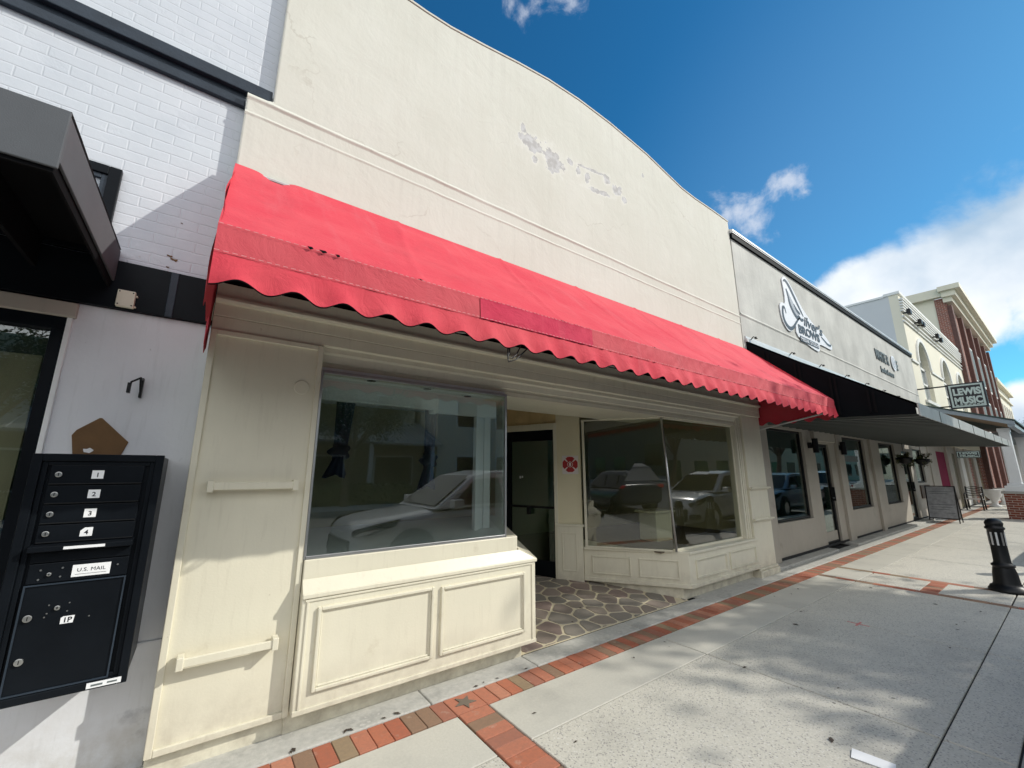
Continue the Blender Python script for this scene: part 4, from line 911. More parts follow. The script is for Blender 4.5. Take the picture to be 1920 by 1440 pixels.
# metal canopy
cnp = thing('metal_canopy', 'dark metal lean-to canopy with pale fascia along the grey building', 'canopy', (14,3.3,2.5))
q = MB(); q.yz([(3.30,3.92),(3.30,2.47),(1.22,2.37),(1.22,2.50)], 7.82, 7.85)
q.build('end_panel', black_sheet, cnp)
q = MB(); q.face((7.82,3.30,3.93),(20.1,3.30,3.93),(20.1,1.19,2.515),(7.82,1.19,2.515)); q.box(7.82,20.1,3.28,3.30,3.88,3.96)
q.build('roof_sheet', black_sheet, cnp)
for yb in (1.62,1.68,2.05,2.11,2.5,2.56,2.95,3.01):
    zt = 2.5+(yb-1.22)/(2.08)*1.42; MB().box(7.80,7.822,yb,yb+.03,2.44,zt-.03).build('batten', black_fab, cnp)
q = MB(); q.box(7.80,20.1,1.18,1.196,2.345,2.52); q.build('fascia', fascia_m, cnp)
q = MB()
for xx in (9.2,10.9,12.6,14.3,16,17.7,19.4): q.box(xx,xx+.03,1.174,1.181,2.345,2.52)
q.build('fascia_joint', soffit_m, cnp)
q = MB(); q.face((7.86,1.2,2.372),(7.86,3.29,2.467),(20.06,3.29,2.467),(20.06,1.2,2.372))
for k in range(38):
    xr = 7.95+k*.32; q.yz([(1.2,2.340),(3.29,2.435),(3.29,2.466),(1.2,2.371)], xr, xr+.07)
q.build('soffit', soffit_m, cnp)
q = MB(); q.box(7.8,20.2,3.262,3.298,3.94,4.0); q.box(7.8,20.2,3.285,3.30,4.0,4.05); q.build('flashing', galv, cnp)
q = MB()
for xx in (7.95,9.7,11.4,13.2,14.9,16.6,18.3): q.tube([(xx,3.27,3.99),(xx+.02,3.22,4.05),(xx+.05,3.19,4.03)], .010, 5); q.lathe((xx+.05,3.19,4.01), [(.03,0),(.02,.035)], 8)
q.build('clip_lamp', black_m, cnp)

# hanging baskets
for (bx, by, bz, lab) in ((16.9,3.10,2.02,'hanging flower basket with yellow-green foliage nearer the red awning'),(18.6,3.0,2.0,'hanging flower basket with yellow-green foliage nearer the bookshop end')):
    hb = thing('hanging_basket', lab, 'hanging basket', (bx,by,bz-.3), 'hanging flower baskets under the canopy')
    MB().lathe((bx,by,bz-.22), [(.05,0),(.14,.06),(.19,.16),(.2,.2)], 16).build('basket', black_m, hb, smooth=True)
    q = MB(); q.tube([(bx,by,bz),(bx,by,2.46)], .006, 4); q.build('chain', black_m, hb)
    rr = random.Random(int(bx*10)); q = MB()
    st_ = [(rr.uniform(0,6.283), rr.uniform(.10,.24), rr.uniform(-.34,.20)) for _ in range(16)]
    for k in range(1100):
        a, r_, t = rr.choice(st_); a += rr.gauss(0,.22); u = rr.random()
        rad = r_*(.25+.75*u)+rr.gauss(0,.02); p = Vector((bx+rad*math.cos(a), by+rad*math.sin(a), bz-.04+(t*u*u if t < 0 else t*u)+rr.gauss(0,.02)))
        s_ = rr.uniform(.014,.034); d1 = Vector((rr.uniform(-1,1),rr.uniform(-1,1),rr.uniform(-1,1))).normalized()*s_; d2 = d1.orthogonal()*.5
        q.face(p-d1, p+d2, p+d1, p-d2)
    q.build('foliage', leaf_y, hb)

# ================================================================== arched-window building and beyond
ab = thing('arched_window_building', 'pale cream two-storey building with arched upper windows and banded cornice', 'building', (28,3.4,0))
openings = [(24.65,1.05),(29.8,1.05),(34.0,.9)]
X_0, X_1 = 22.2, 36.2
q = MB(); q.box(X_0,X_1,3.302,3.6,7.7,8.78)
xx = X_0
for cx_, hw in openings:
    q.box(xx, cx_-hw, 3.302, 3.6, 2.7, 7.7); q.box(cx_-hw, cx_+hw, 3.302, 3.6, 2.7, 4.45)
    n = 14
    for k in range(n):
        a, b_ = math.pi*k/n, math.pi*(k+1)/n; r_ = hw
        q.xz([(cx_+r_*math.cos(b_),6.0+r_*math.sin(b_)),(cx_+r_*math.cos(a),6.0+r_*math.sin(a)),(cx_+r_*math.cos(a),7.7),(cx_+r_*math.cos(b_),7.7)], 3.302, 3.6)
    xx = cx_+hw
q.box(xx, X_1, 3.302, 3.6, 2.7, 7.7); q.build('wall', far_cream, ab)
MB().box(X_0,22.35,3.6,15,2.6,8.75).box(X_0,X_1,14.8,15,0,8.7).build('side_wall', far_grey, ab)
MB().box(X_0-.05,X_1,3.24,3.75,8.75,8.86).box(X_0-.05,22.42,3.75,15,8.72,8.80).build('coping', far_white, ab)
q = MB()
for i, z in enumerate((7.55,7.75,8.0,8.12,8.24,8.36,8.48)): q.box(X_0-.02,X_1,3.302-.05-(i*.012),3.31,z,z+.06)
q.build('cornice_band', far_white, ab)
for cx_, hw in openings:
    q = MB(); q.box(cx_-hw,cx_+hw,3.44,3.50,4.45,4.55); q.box(cx_-hw,cx_-hw+.12,3.44,3.5,4.45,6.0); q.box(cx_+hw-.12,cx_+hw,3.44,3.5,4.45,6.0); q.box(cx_-.04,cx_+.04,3.44,3.5,4.45,6.95); q.box(cx_-hw,cx_+hw,3.44,3.5,5.25,5.33); q.box(cx_-hw,cx_+hw,3.44,3.5,5.95,6.05)
    f = q.build('window', far_white, ab)
    q = MB(); q.xz([(cx_-hw,4.45),(cx_+hw,4.45)]+[(cx_+hw*math.cos(math.pi*k/16), 6.0+hw*math.sin(math.pi*k/16)) for k in range(17)], 3.50, 3.51); q.build('glass_pane', mat('pale_reflecting_glass', (.33,.37,.36), .15, .2, 1, 0, 10), f)
    q = MB()
    for k in range(16):
        a, b_ = math.pi*k/16, math.pi*(k+1)/16
        q.xz([(cx_+(hw+.22)*math.cos(b_),6.0+(hw+.22)*math.sin(b_)),(cx_+(hw+.22)*math.cos(a),6.0+(hw+.22)*math.sin(a)),(cx_+(hw+.06)*math.cos(a),6.0+(hw+.06)*math.sin(a)),(cx_+(hw+.06)*math.cos(b_),6.0+(hw+.06)*math.sin(b_))][::-1], 3.24, 3.31)
    q.build('arch_hood', far_white, f)
    MB().box(cx_-hw-.25,cx_+hw+.25,3.22,3.31,4.33,4.45).build('sill', far_white, f)
xx = X_0
for cx_, hw in openings+[(X_1+.22,0)]: MB().box(xx,cx_-hw-.22,3.25,3.31,5.90,5.99).build('string_course', far_white, ab); xx = cx_+hw+.22
# ground floor
q = MB(); gx = [(22.2,23.55),(25.95,26.9),(28.3,29.1),(30.9,31.6),(33.2,34.3)]
for a, b_ in gx: q.box(a,b_,3.36,3.6,0,2.7)
q.box(X_0,X_1,3.42,3.6,2.4,2.7); q.build('lower_wall', grey_lo, ab)
MB().box(23.55,25.95,3.45,3.5,.0,2.4).build('magenta_door', magenta, ab)
og = mat('olive_glass', (.14,.13,.08), .2, .2, 1, 0, 10)
for a, b_ in ((26.9,28.3),(34.3,36)): MB().box(a,b_,3.45,3.5,0,2.4).build('shop_window', og, ab)
MB().box(29.1,30.9,3.45,3.5,0,2.4).build('cream_door', far_white, ab)
MB().box(31.6,33.2,3.45,3.5,0,2.4).build('brick_panel', 'red_brickwork', ab)
for i, (x, z) in enumerate(((22.25,7.9),(24.2,7.9),(24.75,7.9),(27.95,8.0),(28.75,7.95))):
    fl = thing('flood_light', ['small black floodlight at the near end of the banded cornice','second black floodlight along the banded cornice','third floodlight, paired close beside the second','fourth floodlight, farther along the banded cornice','farthest black floodlight on the banded cornice'][i], 'floodlight', (x,3.2,z), 'floodlights along the cornice')
    MB().box(x-.14,x+.14,3.02,3.14,z-.10,z+.12).build('lamp_head', black_m, fl, bev=.02); MB().box(x-.04,x+.04,3.14,3.27,z-.03,z+.03).build('arm', black_m, fl)
# awning-free signs
def hang_sign(x, y0, y1, z0, z1, big, lab):
    s = thing('music_sign', lab, 'sign', (x,(y0+y1)/2,z1), 'music shop signs')
    w = .05 if big else .02
    MB().box(x,x+.10,y0,y1,z0,z1).build('board', signblk, s)
    q = MB(); q.box(x-.012,x,y0+w,y1-w,z0+w,z0+w*2); q.box(x-.012,x,y0+w,y1-w,z1-w*2,z1-w); q.box(x-.012,x,y0+w,y0+w*2,z0+w*2,z1-w*2); q.box(x-.012,x,y1-w*2,y1-w,z0+w*2,z1-w*2); q.build('border', sign_mint, s)
    W_ = y1-y0; H_ = z1-z0; f = .05 if big else .02
    for row, (st_, zz) in enumerate((('LEWIS', z0+H_*.54), ('MUSIC', z0+H_*.19))):
        o = text('letters', st_, H_*.26, sign_mint, s, (x-.016,y1-W_*.14,zz), (0,-1,0), (0,0,1), .02, sx=1.0, off=H_*.018)
        xsn = [v.co.y for v in o.data.vertices]; wid = max(xsn)-min(xsn); sc_ = W_*.74/wid; y_a = max(xsn)
        for v in o.data.vertices: v.co.y = y_a+(v.co.y-y_a)*sc_
    if big:
        q = MB()
        for k in range(7): q.box(x-.020,x-.012,y1-W_*(.16+k*.11),y1-W_*(.24+k*.11),z0+H_*.115+(k % 2)*.01,z0+H_*.15+(k % 2)*.01)
        q.build('scroll', sign_mint, s)
    return s
hang_sign(22.1,1.56,2.50,3.84,4.76,True,'large framed black LEWIS MUSIC sign projecting above the porch roof').children
hang_sign(21.9,2.02,2.60,2.06,2.30,False,'small black LEWIS MUSIC sign hanging low under the porch')
q = MB(); q.tube([(22.15,3.3,4.72),(22.15,2.5,4.72)], .025, 6); q.tube([(22.15,3.3,3.95),(22.15,2.45,3.95)], .025, 6)
tag(q.build('sign_bracket', black_m, loc=(22.15,3.3,4.3)), 'black wall bracket arms holding the large projecting sign', 'bracket')
# porch in front of it
pc = thing('porch_roof', 'blue-grey timber porch roof on columns beyond the metal canopy', 'porch', (28,2.2,3))
q = MB(); q.yz([(3.30,4.07),(3.30,4.12),(1.05,3.31),(1.05,3.26)], 21.9, 38); q.build('roof_sheet', mat('dark_green_roof', (.03,.06,.055), .5, .1, 2, 0, 10), pc)
q = MB(); q.yz([(3.30,3.93),(3.30,4.068),(1.08,3.262),(1.08,3.12)], 21.92, 22.05); q.build('gable_beam', beam_blue, pc)
q = MB(); q.yz([(3.30,4.0),(3.30,4.065),(1.1,3.265),(1.1,3.2)], 22.05, 26.5); q.build('soffit', mat('tan_board_soffit', (.32,.24,.16), .7, .1, 2, 0, 10), pc)
MB().box(21.95,38,1.10,1.25,3.08,3.24).build('eave_beam', beam_blue, pc)
q = MB()
for k in range(13): q.box(26.6+k*.9,26.85+k*.9,1.1,3.3,3.0,3.18)
q.build('rafter', beam_blue, pc)
for i, (x, ya, yb) in enumerate(((22.4,1.12,1.74),(28.2,1.1,1.7),(34.0,1.1,1.7))):
    c = thing('porch_column', ['square white column on the nearest brick pedestal','square white column on the middle brick pedestal','square white column on the farthest brick pedestal'][i], 'column', (x,(ya+yb)/2,0), 'porch columns on brick pedestals')
    MB().box(x,x+.65,yb-1.15,yb,0,.84).build('pedestal', 'red_brickwork', c)
    MB().box(x-.05,x+.70,yb-1.2,yb+.05,.84,.92).build('pedestal_cap', concrete_k, c, bev=.01)
    MB().box(x+.02,x+.62,yb-.62,yb-.05,.92,1.10).box(x+.07,x+.57,yb-.55,yb-.12,1.10,1.18).build('column_base', white_tr, c, bev=.01)
    MB().box(x+.12,x+.50,yb-.46,yb-.20,1.18,2.95).box(x+.10,x+.52,yb-.48,yb-.18,2.95,3.08).build('shaft', white_tr, c, bev=.01)
for i, (x, y) in enumerate(((30.6,1.9),(32.6,1.85),(35.6,1.85))):
    q = MB(); q.box(x,x+.22,y,y+.22,0,3.55); q.box(x-.05,x+.27,y-.05,y+.27,0,.18)
    tag(q.build('porch_post', white_tr, loc=(x,y,0)), ['slim white porch post nearest the camera','slim white porch post in the middle of the three','slim white porch post at the far end of the porch'][i], 'post', 'slim porch posts')
# brick building with cornice
bb = thing('brick_block', 'three-storey red brick building with heavy pale cornice down the street', 'building', (46,3.5,0))
MB().box(36.2,54,3.3,3.8,0,12.25).build('wall', 'red_brickwork', bb)
MB().box(36.25,54,3.8,16,0,12.3).build('side_wall', far_cream, bb)
q = MB(); q.box(36.0,54.3,3.0,3.4,11.9,12.2); q.box(35.8,54.5,2.8,3.4,12.2,12.55); q.box(35.6,54.7,2.55,3.5,12.55,12.85); q.box(35.9,36.3,3.4,9,12.3,12.85); q.build('cornice', far_cream, bb)
q = MB()
for x in (36.2,39.8,43.4,47.0,50.6,53.6): q.box(x,x+.5,3.1,3.31,0,11.7)
q.build('brick_pier', mat('dark_brown_brick', (.12,.06,.05), .85, .2, 9, .2, 30), bb)
for x in (36.2,39.8,43.4,47.0,50.6): MB().box(x+.6,x+.72,3.16,3.305,.2,11.6).build('downpipe', far_white, bb)
for x in (41.2,44.9,48.5,52.0):
    for z in (4.2,7.7):
        f = MB().box(x-.1,x+1.5,3.2,3.305,z-.15,z+2.25).build('window', far_white, bb); MB().box(x+.05,x+.65,3.18,3.201,z,z+2.1).box(x+.75,x+1.35,3.18,3.201,z,z+2.1).build('glass_pane', mat('far_glass', (.12,.14,.135), .6, .2, 1, 0, 10), f)
fb_ = thing('cream_block', 'far pale cream building with a bracketed cornice beyond the brick one', 'building', (60,3.5,0))
MB().box(54.05,68,3.3,14,0,9.2).build('wall', far_cream, fb_); MB().box(54.05,68.3,3.0,14,9.2,9.5).box(54.05,68.2,3.15,14,8.3,8.4).build('cornice', far_cream, fb_)
for x in (55.5,57.5,59.5,61.5,63.5,65.5): MB().box(x,x+.9,3.26,3.305,5.2,7.6).build('window', grey_lo, fb_)

# sandwich board
sb_ = thing('sandwich_board', 'grey A-frame sandwich board standing at the end of the metal canopy', 'sandwich board', (19.4,2.85,0))
q = MB(); yA, yB = 2.50, 3.20
for (xa, xb) in ((19.15,19.42),(19.72,19.45)):
    for (y0, y1) in ((yA,yA+.03),(yB-.03,yB)): q.v += []; q.tube([(xa,(y0+y1)/2,0),(xb,(y0+y1)/2,1.12)], .018, 4)
    q.tube([(xb,yA,1.12),(xb,yB,1.12)], .018, 4); q.tube([(xa+(xb-xa)*.12,yA,.13),(xa+(xb-xa)*.12,yB,.13)], .018, 4)
q.build('frame', black_m, sb_)
for (xa, xb) in ((19.15,19.42),(19.72,19.45)):
    f = lambda z: xa+(xb-xa)*z/1.12
    q = MB(); q.face((f(.14),yA+.02,.14),(f(1.1),yA+.02,1.1),(f(1.1),yB-.02,1.1),(f(.14),yB-.02,.14)); q.build('panel', whiteboard, sb_)
q = MB()
for k, (z, a, b_) in enumerate(((.95,.08,.62),(.89,.1,.5),(.55,.06,.64),(.47,.1,.58),(.40,.08,.5),(.30,.45,.62))): x = 19.15+.27*z/1.12-.004; q.box(x-.001,x,yB-b_,yB-a,z-.006,z+.006)
q.build('print_line', sign_gr, sb_)
# bench
bn = thing('bench', 'curved metal bench with thin bowed slats standing against the far wall', 'bench', (26.3,2.9,0))
q = MB()
for y in (2.66,3.14):
    q.tube([(26.9,y,0),(26.75,y,.42),(26.85,y,.95)], .025, 6); q.tube([(26.2,y,0),(26.15,y,.42),(26.75,y,.44)], .025, 6); q.tube([(26.15,y,.42),(26.12,y,.62),(26.3,y,.68),(26.8,y,.66)], .022, 6)
q.build('leg_frame', black_m, bn)
q = MB(); [q.tube([(26.15+k*.085,2.62,.45),(26.15+k*.085,3.18,.45)], .014, 5) for k in range(8)]; q.build('seat', far_white, bn)
q = MB(); [q.tube([(26.78+.02*k,2.64,.55+.07*k),(26.84+.02*k,2.9,.60+.07*k),(26.78+.02*k,3.16,.55+.07*k)], .014, 5) for k in range(6)]; q.build('backrest', black_m, bn)
# white urn planters by the far columns
for i, (x, y) in enumerate(((29.3,2.6),(31.8,2.5))):
    q = MB().lathe((x,y,0), [(.2,0),(.2,.06),(.1,.12),(.12,.3),(.26,.5),(.28,.75),(.3,.78)], 18)
    tag(q.build('urn_planter', white_tr, loc=(x,y,0), smooth=True), ['white urn planter just past the bench','white urn planter farther along under the porch'][i], 'planter', 'white urn planters')

# ================================================================== bollards
def bollard():
    b_ = thing('bollard', '', 'bollard', (0,0,0), 'black cast bollards along the kerb')
    MB().lathe((0,0,0), [(.19,0),(.19,.03),(.175,.045),(.165,.07),(.14,.08),(.13,.11),(.118,.24),(.105,.30),(.102,.315),(.115,.325),(.115,.345),(.092,.36),(.084,.38),(.080,.60),(.082,.80),(.098,.812),(.10,.83),(.084,.845),(.088,.87),(.092,.885),(.088,.90),(.072,.925),(.045,.945),(.018,.952)], 32).build('post', black_m, b_, smooth=True)
    for k in range(10):
        a = 2*math.pi*k/10+.1; r_ = .0815; q = MB(); t = Vector((-math.sin(a), math.cos(a), 0)); n = Vector((math.cos(a), math.sin(a), 0))
        c = n*r_
        for s in (-.010,.010): q.v += [tuple(c+t*s-n*.004+Vector((0,0,.60))), tuple(c+t*s+n*.004+Vector((0,0,.60))), tuple(c+t*s+n*.004+Vector((0,0,.77))), tuple(c+t*s-n*.004+Vector((0,0,.77)))]
        q.f = [(0,1,2,3),(7,6,5,4),(1,5,6,2),(0,3,7,4),(2,6,7,3),(0,4,5,1)]; q.build('flute', steel if k % 3 == 0 else galv, b_)
    return b_
b0 = bollard(); b0.location = (9.03,.86,0); b0['label'] = 'black fluted cast-iron bollard standing on the sidewalk near the red-brick bands'
for (x, y, lab) in ((11.25,.44,'black bollard just outside the frame at the kerb'),(-3.2,.8,'black bollard behind the camera near the left shop')):
    c = copy_tree(b0); c.location = (x,y,0); c['label'] = lab

# ================================================================== litter
lf = MB().box(3.17,3.30,.90,1.07,0,.0022)
q = MB(); Mx = Matrix.Rotation(R(12), 4, 'Z')
def rotp(dx, dy, dz): v_ = Mx@Vector((dx, dy, 0)); return (3.245+v_.x, .975+v_.y, dz)
q.v = [rotp(-.045,-.10,.001), rotp(.045,-.10,.001), rotp(.045,.09,.001), rotp(-.045,.09,.001), rotp(-.045,-.10,.004), rotp(.045,-.10,.004), rotp(.048,.09,.010), rotp(-.048,.09,.006)]
q.f = [(3,2,1,0),(4,5,6,7),(0,1,5,4),(1,2,6,5),(2,3,7,6),(3,0,4,7)]
tag(q.build('paper_leaflet', paper, loc=(3.245,.975,0)), 'folded white paper lying on the sidewalk at the bottom edge of the photo', 'leaflet')
rr = random.Random(5); lm = []
for k in range(3):
    q = MB(); s_ = .012+.004*k; q.v = [(-s_,0,.001),(0,-s_*.45,.003),(s_*1.2,0,.001),(s_*.2,s_*.5,.005)]; q.f = [(0,1,2,3),(3,2,1,0)]
    lm.append(q)
spots_ = [(3.6+rr.uniform(-1.6,4.5), rr.uniform(.75,2.72)) for _ in range(26)]+[(rr.uniform(.6,2.4), 2.99+rr.uniform(0,.02)) for _ in range(10)]+[(rr.uniform(2.7,4.6), rr.uniform(3.3,3.8)) for _ in range(4)]
proto = []
for i, (x, y) in enumerate(spots_):
    if i < 3: o = lm[i].build('fallen_leaf', leafbit); tag(o, 'tiny dry brown leaf scrap lying flat on the paving', 'leaf', 'dry leaf scraps scattered on the paving'); proto.append(o)
    else: o = proto[i % 3].copy(); COL.objects.link(o)
    o['label'] = 'tiny dry leaf scrap caught beside the brick paving band' if 2.7 < y < 3.1 else 'tiny dry leaf scrap on the entry flagstones' if y > 3.1 else 'tiny dry leaf scrap in the smooth strip of sidewalk' if y > 2.265 else 'tiny dry leaf scrap on the nearest sidewalk slabs' if x < 3.84 else 'tiny dry leaf scrap on the sidewalk slab crossed by tree shade'
    o.location = (x, y, .002 if y < 2.95 else .008+max(0,(y-3.22)*.115)); o.rotation_euler = (0,0,rr.uniform(0,6.28)); s_ = rr.uniform(.7,1.6); o.scale = (s_,s_,s_)

# ================================================================== cars at the kerb (seen in the glass)
def suv(paint):
    r0 = thing('suv', '', 'car', (0,0,0), 'cars parked along the kerb')
    stn = [(-2.32,.62,.38,.70),(-2.26,.78,.30,.82),(-2.10,.88,.25,.90),(-1.8,.915,.24,.95),(-1.2,.925,.24,1.01),(-.8,.925,.22,1.05),(0,.925,.22,1.07),(1.0,.925,.22,1.09),(1.8,.915,.26,1.11),(2.15,.88,.30,1.10),(2.28,.80,.38,1.02),(2.32,.66,.45,.9)]
    q = MB()
    for (x, w, zb, zt) in stn:
        h = zt-zb; ring = [(.0,zb),(w*.86,zb),(w*.97,zb+.12*h),(w,zb+.42*h),(w*.985,zb+.72*h),(w*.955,zb+.86*h),(w*.88,zt-.02),(w*.70,zt+.012),(.0,zt+.03)]
        full = [(x,-y,z) for y, z in ring]+[(x,y,z) for y, z in reversed(ring[1:-1])]; q.v += full
    k = 16
    for i in range(len(stn)-1):
        for j in range(k): q.f.append((i*k+j, i*k+(j+1) % k, (i+1)*k+(j+1) % k, (i+1)*k+j))
    q.f.append(tuple(range(k-1,-1,-1))); q.f.append(tuple((len(stn)-1)*k+j for j in range(k)))
    bo = q.build('body', paint, r0, smooth=True)
    sub = bo.modifiers.new('s', 'SUBSURF'); sub.levels = 1; sub.render_levels = 2
    q = MB(); g = [(-1.02,.80,1.05),(-.15,.66,1.58),(.35,.635,1.66),(1.55,.62,1.64),(1.95,.62,1.54),(2.18,.74,1.10)]
    for (x, w, z) in g: q.v += [(x,-.84 if z < 1.3 else -w,z),(x,.84 if z < 1.3 else w,z)]
    q.v += []
    for i in range(len(g)-1): q.f.append((2*i,2*i+1,2*i+3,2*i+2))
    bA = [(-1.02,1.05),(2.18,1.10)]
    q.f.append((0,2,4,6,8,10)); q.f.append((11,9,7,5,3,1))
    ro = q.build('roof', paint, r0, bev=.06, seg=3)
    for sgn in (-1,1):
        q = MB()
        for (a, b_) in (((-.72,1.10,-.16,1.50),(.40,1.10,.36,1.54)),((.50,1.10,.46,1.545),(1.32,1.12,1.28,1.53)),((1.42,1.12,1.38,1.53),(2.0,1.14,1.80,1.48))):
            def yy(z): return sgn*(.852-(z-1.05)*.375)
            pts = [(a[0],a[1]),(b_[0],b_[1]),(b_[2],b_[3]),(a[2],a[3])]; P_ = [(x,yy(z)+sgn*.012,z) for x, z in pts]
            q.face(*(P_ if sgn < 0 else P_[::-1]))
        q.build('side_window', carglass, r0)
        q = MB(); q.box(-.80,-.60,sgn*.93 if sgn > 0 else -1.10,1.10 if sgn > 0 else -.93,1.06,1.20); q.box(-.72,-.66,min(sgn*.84,sgn*.95),max(sgn*.84,sgn*.95),1.07,1.11); q.build('wing_mirror', paint, r0, bev=.03, seg=3)
        q = MB(); q.v = [(-2.27,sgn*.60,.80),(-2.10,sgn*.875,.88),(-1.62,sgn*.91,.96),(-1.72,sgn*.93,.86),(-2.12,sgn*.895,.75),(-2.29,sgn*.66,.72)]; q.v = [(x-.015,y+sgn*.012,z) for x, y, z in q.v]; q.f = [tuple(range(6)) if sgn > 0 else tuple(reversed(range(6)))]; q.build('headlight', carglass, r0)
        q = MB(); q.box(2.18,2.30,min(sgn*.60,sgn*.86),max(sgn*.60,sgn*.86),.86,.98); q.build('tail_light', redink, r0, bev=.02)
        for xw in (-1.42,1.38):
            q = MB(); q.disc((xw,sgn*.86,.37),(0,sgn,0),.435,.072,28); q.build('wheel_arch', rubber, r0)
            wv = MB().tube([(xw,sgn*.70,.36),(xw,sgn*.72,.36),(xw,sgn*.92,.36),(xw,sgn*.945,.36)], [.33,.36,.36,.34], 28).build('wheel', rubber, r0)
            MB().disc((xw,sgn*.94,.36),(0,sgn,0),.22,.012,10).build('rim', alum, wv)
        MB().box(-1.0,.99,min(sgn*.925,sgn*.94),max(sgn*.925,sgn*.94),.27,.37).build('sill_trim', rubber, r0)
    q = MB(); q.v = [(-.96,-.72,1.09),(-.96,.72,1.09),(-.22,.58,1.56),(-.22,-.58,1.56)]; q.v = [(x-.018,y,z+.012) for x, y, z in q.v]; q.f = [(3,2,1,0)]; q.build('windscreen', carglass, r0)
    MB().box(-2.35,-2.20,-.58,.58,.30,.66).build('grille', black_m, r0, bev=.03)
    MB().box(-2.32,-2.24,-.22,.22,.72,.745).build('bonnet_strip', alum, r0)
    for sgn in (-1,1): MB().box(-2.29,-2.05,min(sgn*.66,sgn*.90),max(sgn*.66,sgn*.90),.36,.50).build('fog_lamp', black_m, r0, bev=.03)
    return r0
s1 = suv(carwhite); s1.scale = (1,1,1.05); s1.location = (4.25,-1.03,-.13); s1['label'] = 'white SUV parked at the kerb, mirrored in the left display window'
s2 = copy_tree(s1); s2.location = (13.6,-.92,-.13); s2['label'] = 'white SUV parked at the kerb beyond the bollard'
s3 = suv(carblk); s3.location = (-4.6,-1.15,-.13); s3['label'] = 'dark grey SUV parked at the kerb behind the camera'
s4 = suv(carblue); s4.location = (19.4,-.85,-.13); s4['label'] = 'blue SUV parked at the kerb, mirrored in the grey building windows'
s5 = copy_tree(s1); s5.location = (25.2,-1.15,-.13); s5['label'] = 'white SUV parked at the kerb farthest down the street'

# ================================================================== trees (their shade falls on the sidewalk)
def tree(x, y, h, rad, seed, n, lab, trunk_h=2.6, ls=(.04,.085)):
    rr = random.Random(seed); t = thing('street_tree', lab, 'tree', (x,y,-.2), 'street trees'); q = MB()
    top = Vector((x+.2,y+.1,trunk_h)); q.tube([(x,y,-.2),(x+.03,y,trunk_h*.5),tuple(top)], [.20,.15,.12], 10)
    tips = []
    for k in range(11):
        a = k*2.4+rr.uniform(-.3,.3); e = rr.uniform(.45,1.2); l = rad*rr.uniform(.7,1.05)
        m_ = top+Vector((math.cos(a)*l*.45, math.sin(a)*l*.45, (h-trunk_h)*.35*e)); e_ = top+Vector((math.cos(a)*l, math.sin(a)*l, (h-trunk_h)*.62*e))
        q.tube([tuple(top),tuple(m_),tuple(e_)], [.07,.045,.015], 6); tips += [m_.lerp(e_, .4), e_, e_+Vector((rr.uniform(-.5,.5),rr.uniform(-.5,.5),rr.uniform(.1,.8)))]
    q.build('trunk', bark, t)
    q = MB()
    for k in range(n):
        c = rr.choice(tips); r_ = rr.gauss(0,.42)
        p = c+Vector((rr.gauss(0,.5),rr.gauss(0,.5),rr.gauss(0,.34))); s_ = rr.uniform(*ls)
        d1 = Vector((rr.uniform(-1,1),rr.uniform(-1,1),rr.uniform(-.6,.6))).normalized()*s_; d2 = d1.orthogonal().normalized()*s_*.5
        q.face(p-d1, p+d2, p+d1, p-d2)
    q.build('crown', leaf, t); return t
tree(15.2,-5.9,10.4,2.1,3,13500,'broad leafy street tree across the lane shading the sidewalk', 5.0, (.07,.13))
tree(23.5,-8.6,10.0,2.9,8,9000,'tall leafy street tree across the lane toward the far end')
tree(-6.0,-13.2,7.0,2.4,12,8000,'leafy street tree on the opposite pavement to the left')
tree(5.5,-14.2,6.4,2.0,14,7000,'small leafy tree on the opposite pavement facing the shop')
tree(32.0,-5.5,8.0,2.6,18,7000,'leafy street tree far down the road')
tree(92.0,4.5,9.5,3.2,22,6000,'distant green tree closing the end of the street', 3.0)

# ================================================================== opposite side (mirrored in the windows)
struct(MB().box(-120,200,-16.0,-12.0,-.29,.0).build('opposite_pavement', concrete_k))
oa = thing('opposite_shop', 'low beige building with a grey metal porch roof across the street', 'building', (2,-18,0))
MB().box(-14,11,-26,-18,0,3.4).build('wall', opp_brown, oa); MB().box(-14,11,-26,-19.5,3.4,7.4).build('upper_wall', opp_beige, oa)
q = MB(); q.yz([(-19.5,4.7),(-19.5,4.62),(-15.6,3.0),(-15.6,3.12)], -14.3, 11.3); rfo = q.build('porch_roof', greenroof, oa)
q = MB()
for k in range(43): xx = -14.2+k*.6; q.yz([(-19.5,4.72),(-19.5,4.70),(-15.6,3.12),(-15.6,3.16)], xx, xx+.04)
q.build('seam', galv, rfo)
for x in (-13,-9,-5,-1,3,7,10.5): MB().box(x,x+.2,-15.9,-15.7,0,3.0).build('post', far_white, oa)
for x in (-12,-8,-4,0,4,8):
    f = MB().box(x,x+2.4,-18.06,-17.99,.8,2.5).build('window', far_white, oa); MB().box(x+.1,x+2.3,-17.995,-17.98,.9,2.4).build('glass_pane', carglass, f)
    f = MB().box(x+.4,x+1.5,-19.52,-19.46,5.0,6.4).build('upper_window', far_white, oa); MB().box(x+.5,x+1.4,-19.47,-19.45,5.1,6.3).build('glass_pane', carglass, f)
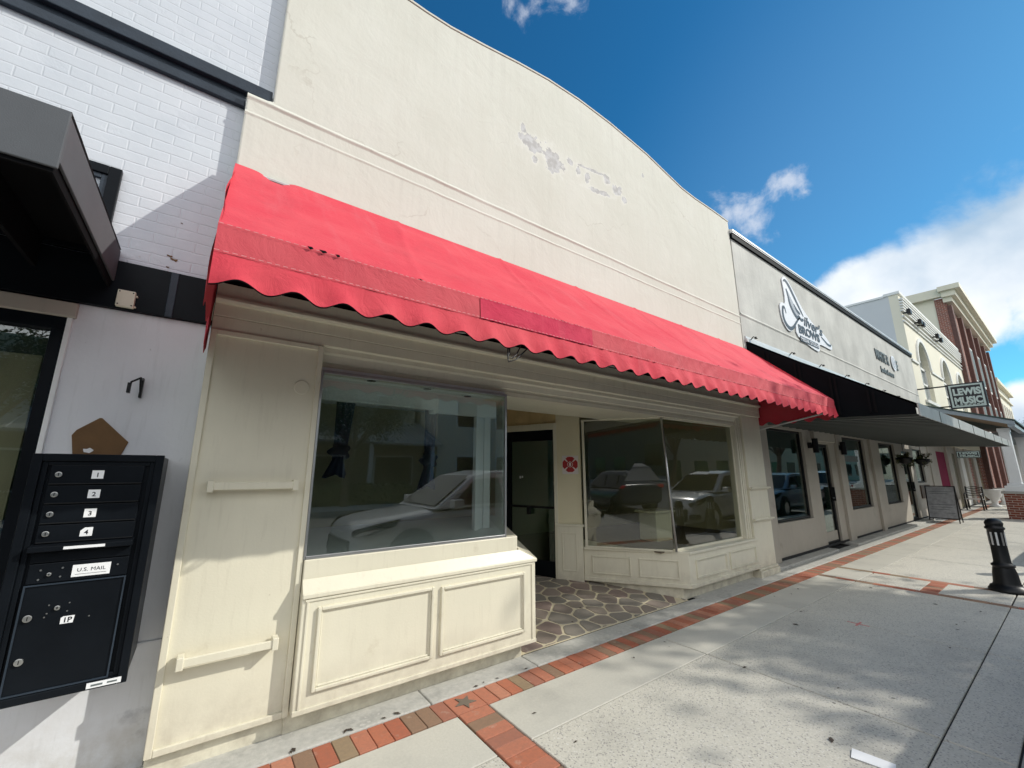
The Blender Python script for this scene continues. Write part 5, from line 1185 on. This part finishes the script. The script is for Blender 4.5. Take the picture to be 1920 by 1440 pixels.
ob_ = thing('opposite_hall', 'tan two-storey block across the street with rows of windows', 'building', (24,-18,0))
MB().box(11.5,34,-28,-17,0,7.0).build('wall', far_cream, ob_); MB().box(11.3,34.2,-28,-16.8,7.0,7.3).build('cornice', far_white, ob_)
for k in range(7):
    for z in (.8,4.3):
        x = 12.8+k*3; f = MB().box(x,x+1.6,-17.02,-16.95,z,z+1.8).build('window', far_white, ob_); MB().box(x+.1,x+1.5,-16.96,-16.94,z+.1,z+1.7).build('glass_pane', carglass, f)
oc_ = thing('opposite_row', 'long pale building row far along the opposite side of the street', 'building', (60,-18,0))
MB().box(34.5,110,-28,-17.5,0,6.0).build('wall', opp_beige, oc_); MB().box(34.3,110.2,-28,-17.3,6.0,6.3).build('cornice', far_white, oc_)
for k in range(14): MB().box(36+k*5,38.6+k*5,-17.6,-17.45,.8,2.8).build('window', carglass, oc_)
od_ = thing('opposite_corner_block', 'brown two-storey block on the opposite side behind the camera', 'building', (-50,-18,0))
MB().box(-100,-14.5,-28,-17.5,0,7.5).build('wall', opp_brown, od_); MB().box(-100.2,-14.3,-28,-17.3,7.5,7.8).build('cornice', far_white, od_)
for k in range(16): MB().box(-96+k*5,-93.4+k*5,-17.6,-17.45,.8,2.8).build('window', carglass, od_)
oe_ = thing('end_block', 'pale building closing the far end of the street', 'building', (120,-5,0))
MB().box(118,130,-30,2,0,8).build('wall', far_cream, oe_)
for k in range(7): MB().box(117.9,118.05,-28+k*4,-26+k*4,1,3).build('window', carglass, oe_)
hg = MB(); rr = random.Random(2)
for k in range(9000):
    p = Vector((rr.uniform(-12,9), rr.uniform(-15.4,-14.6), rr.uniform(0,1.0))); s_ = .07; d1 = Vector((rr.uniform(-1,1),rr.uniform(-1,1),rr.uniform(-1,1))).normalized()*s_; d2 = d1.orthogonal()*.6; hg.face(p-d1,p+d2,p+d1,p-d2)
hg.box(-12,9,-15.3,-14.7,0,.9); tag(hg.build('hedge', leaf, loc=(-1.5,-15,0)), 'long clipped green hedge in front of the opposite shop', 'hedge')
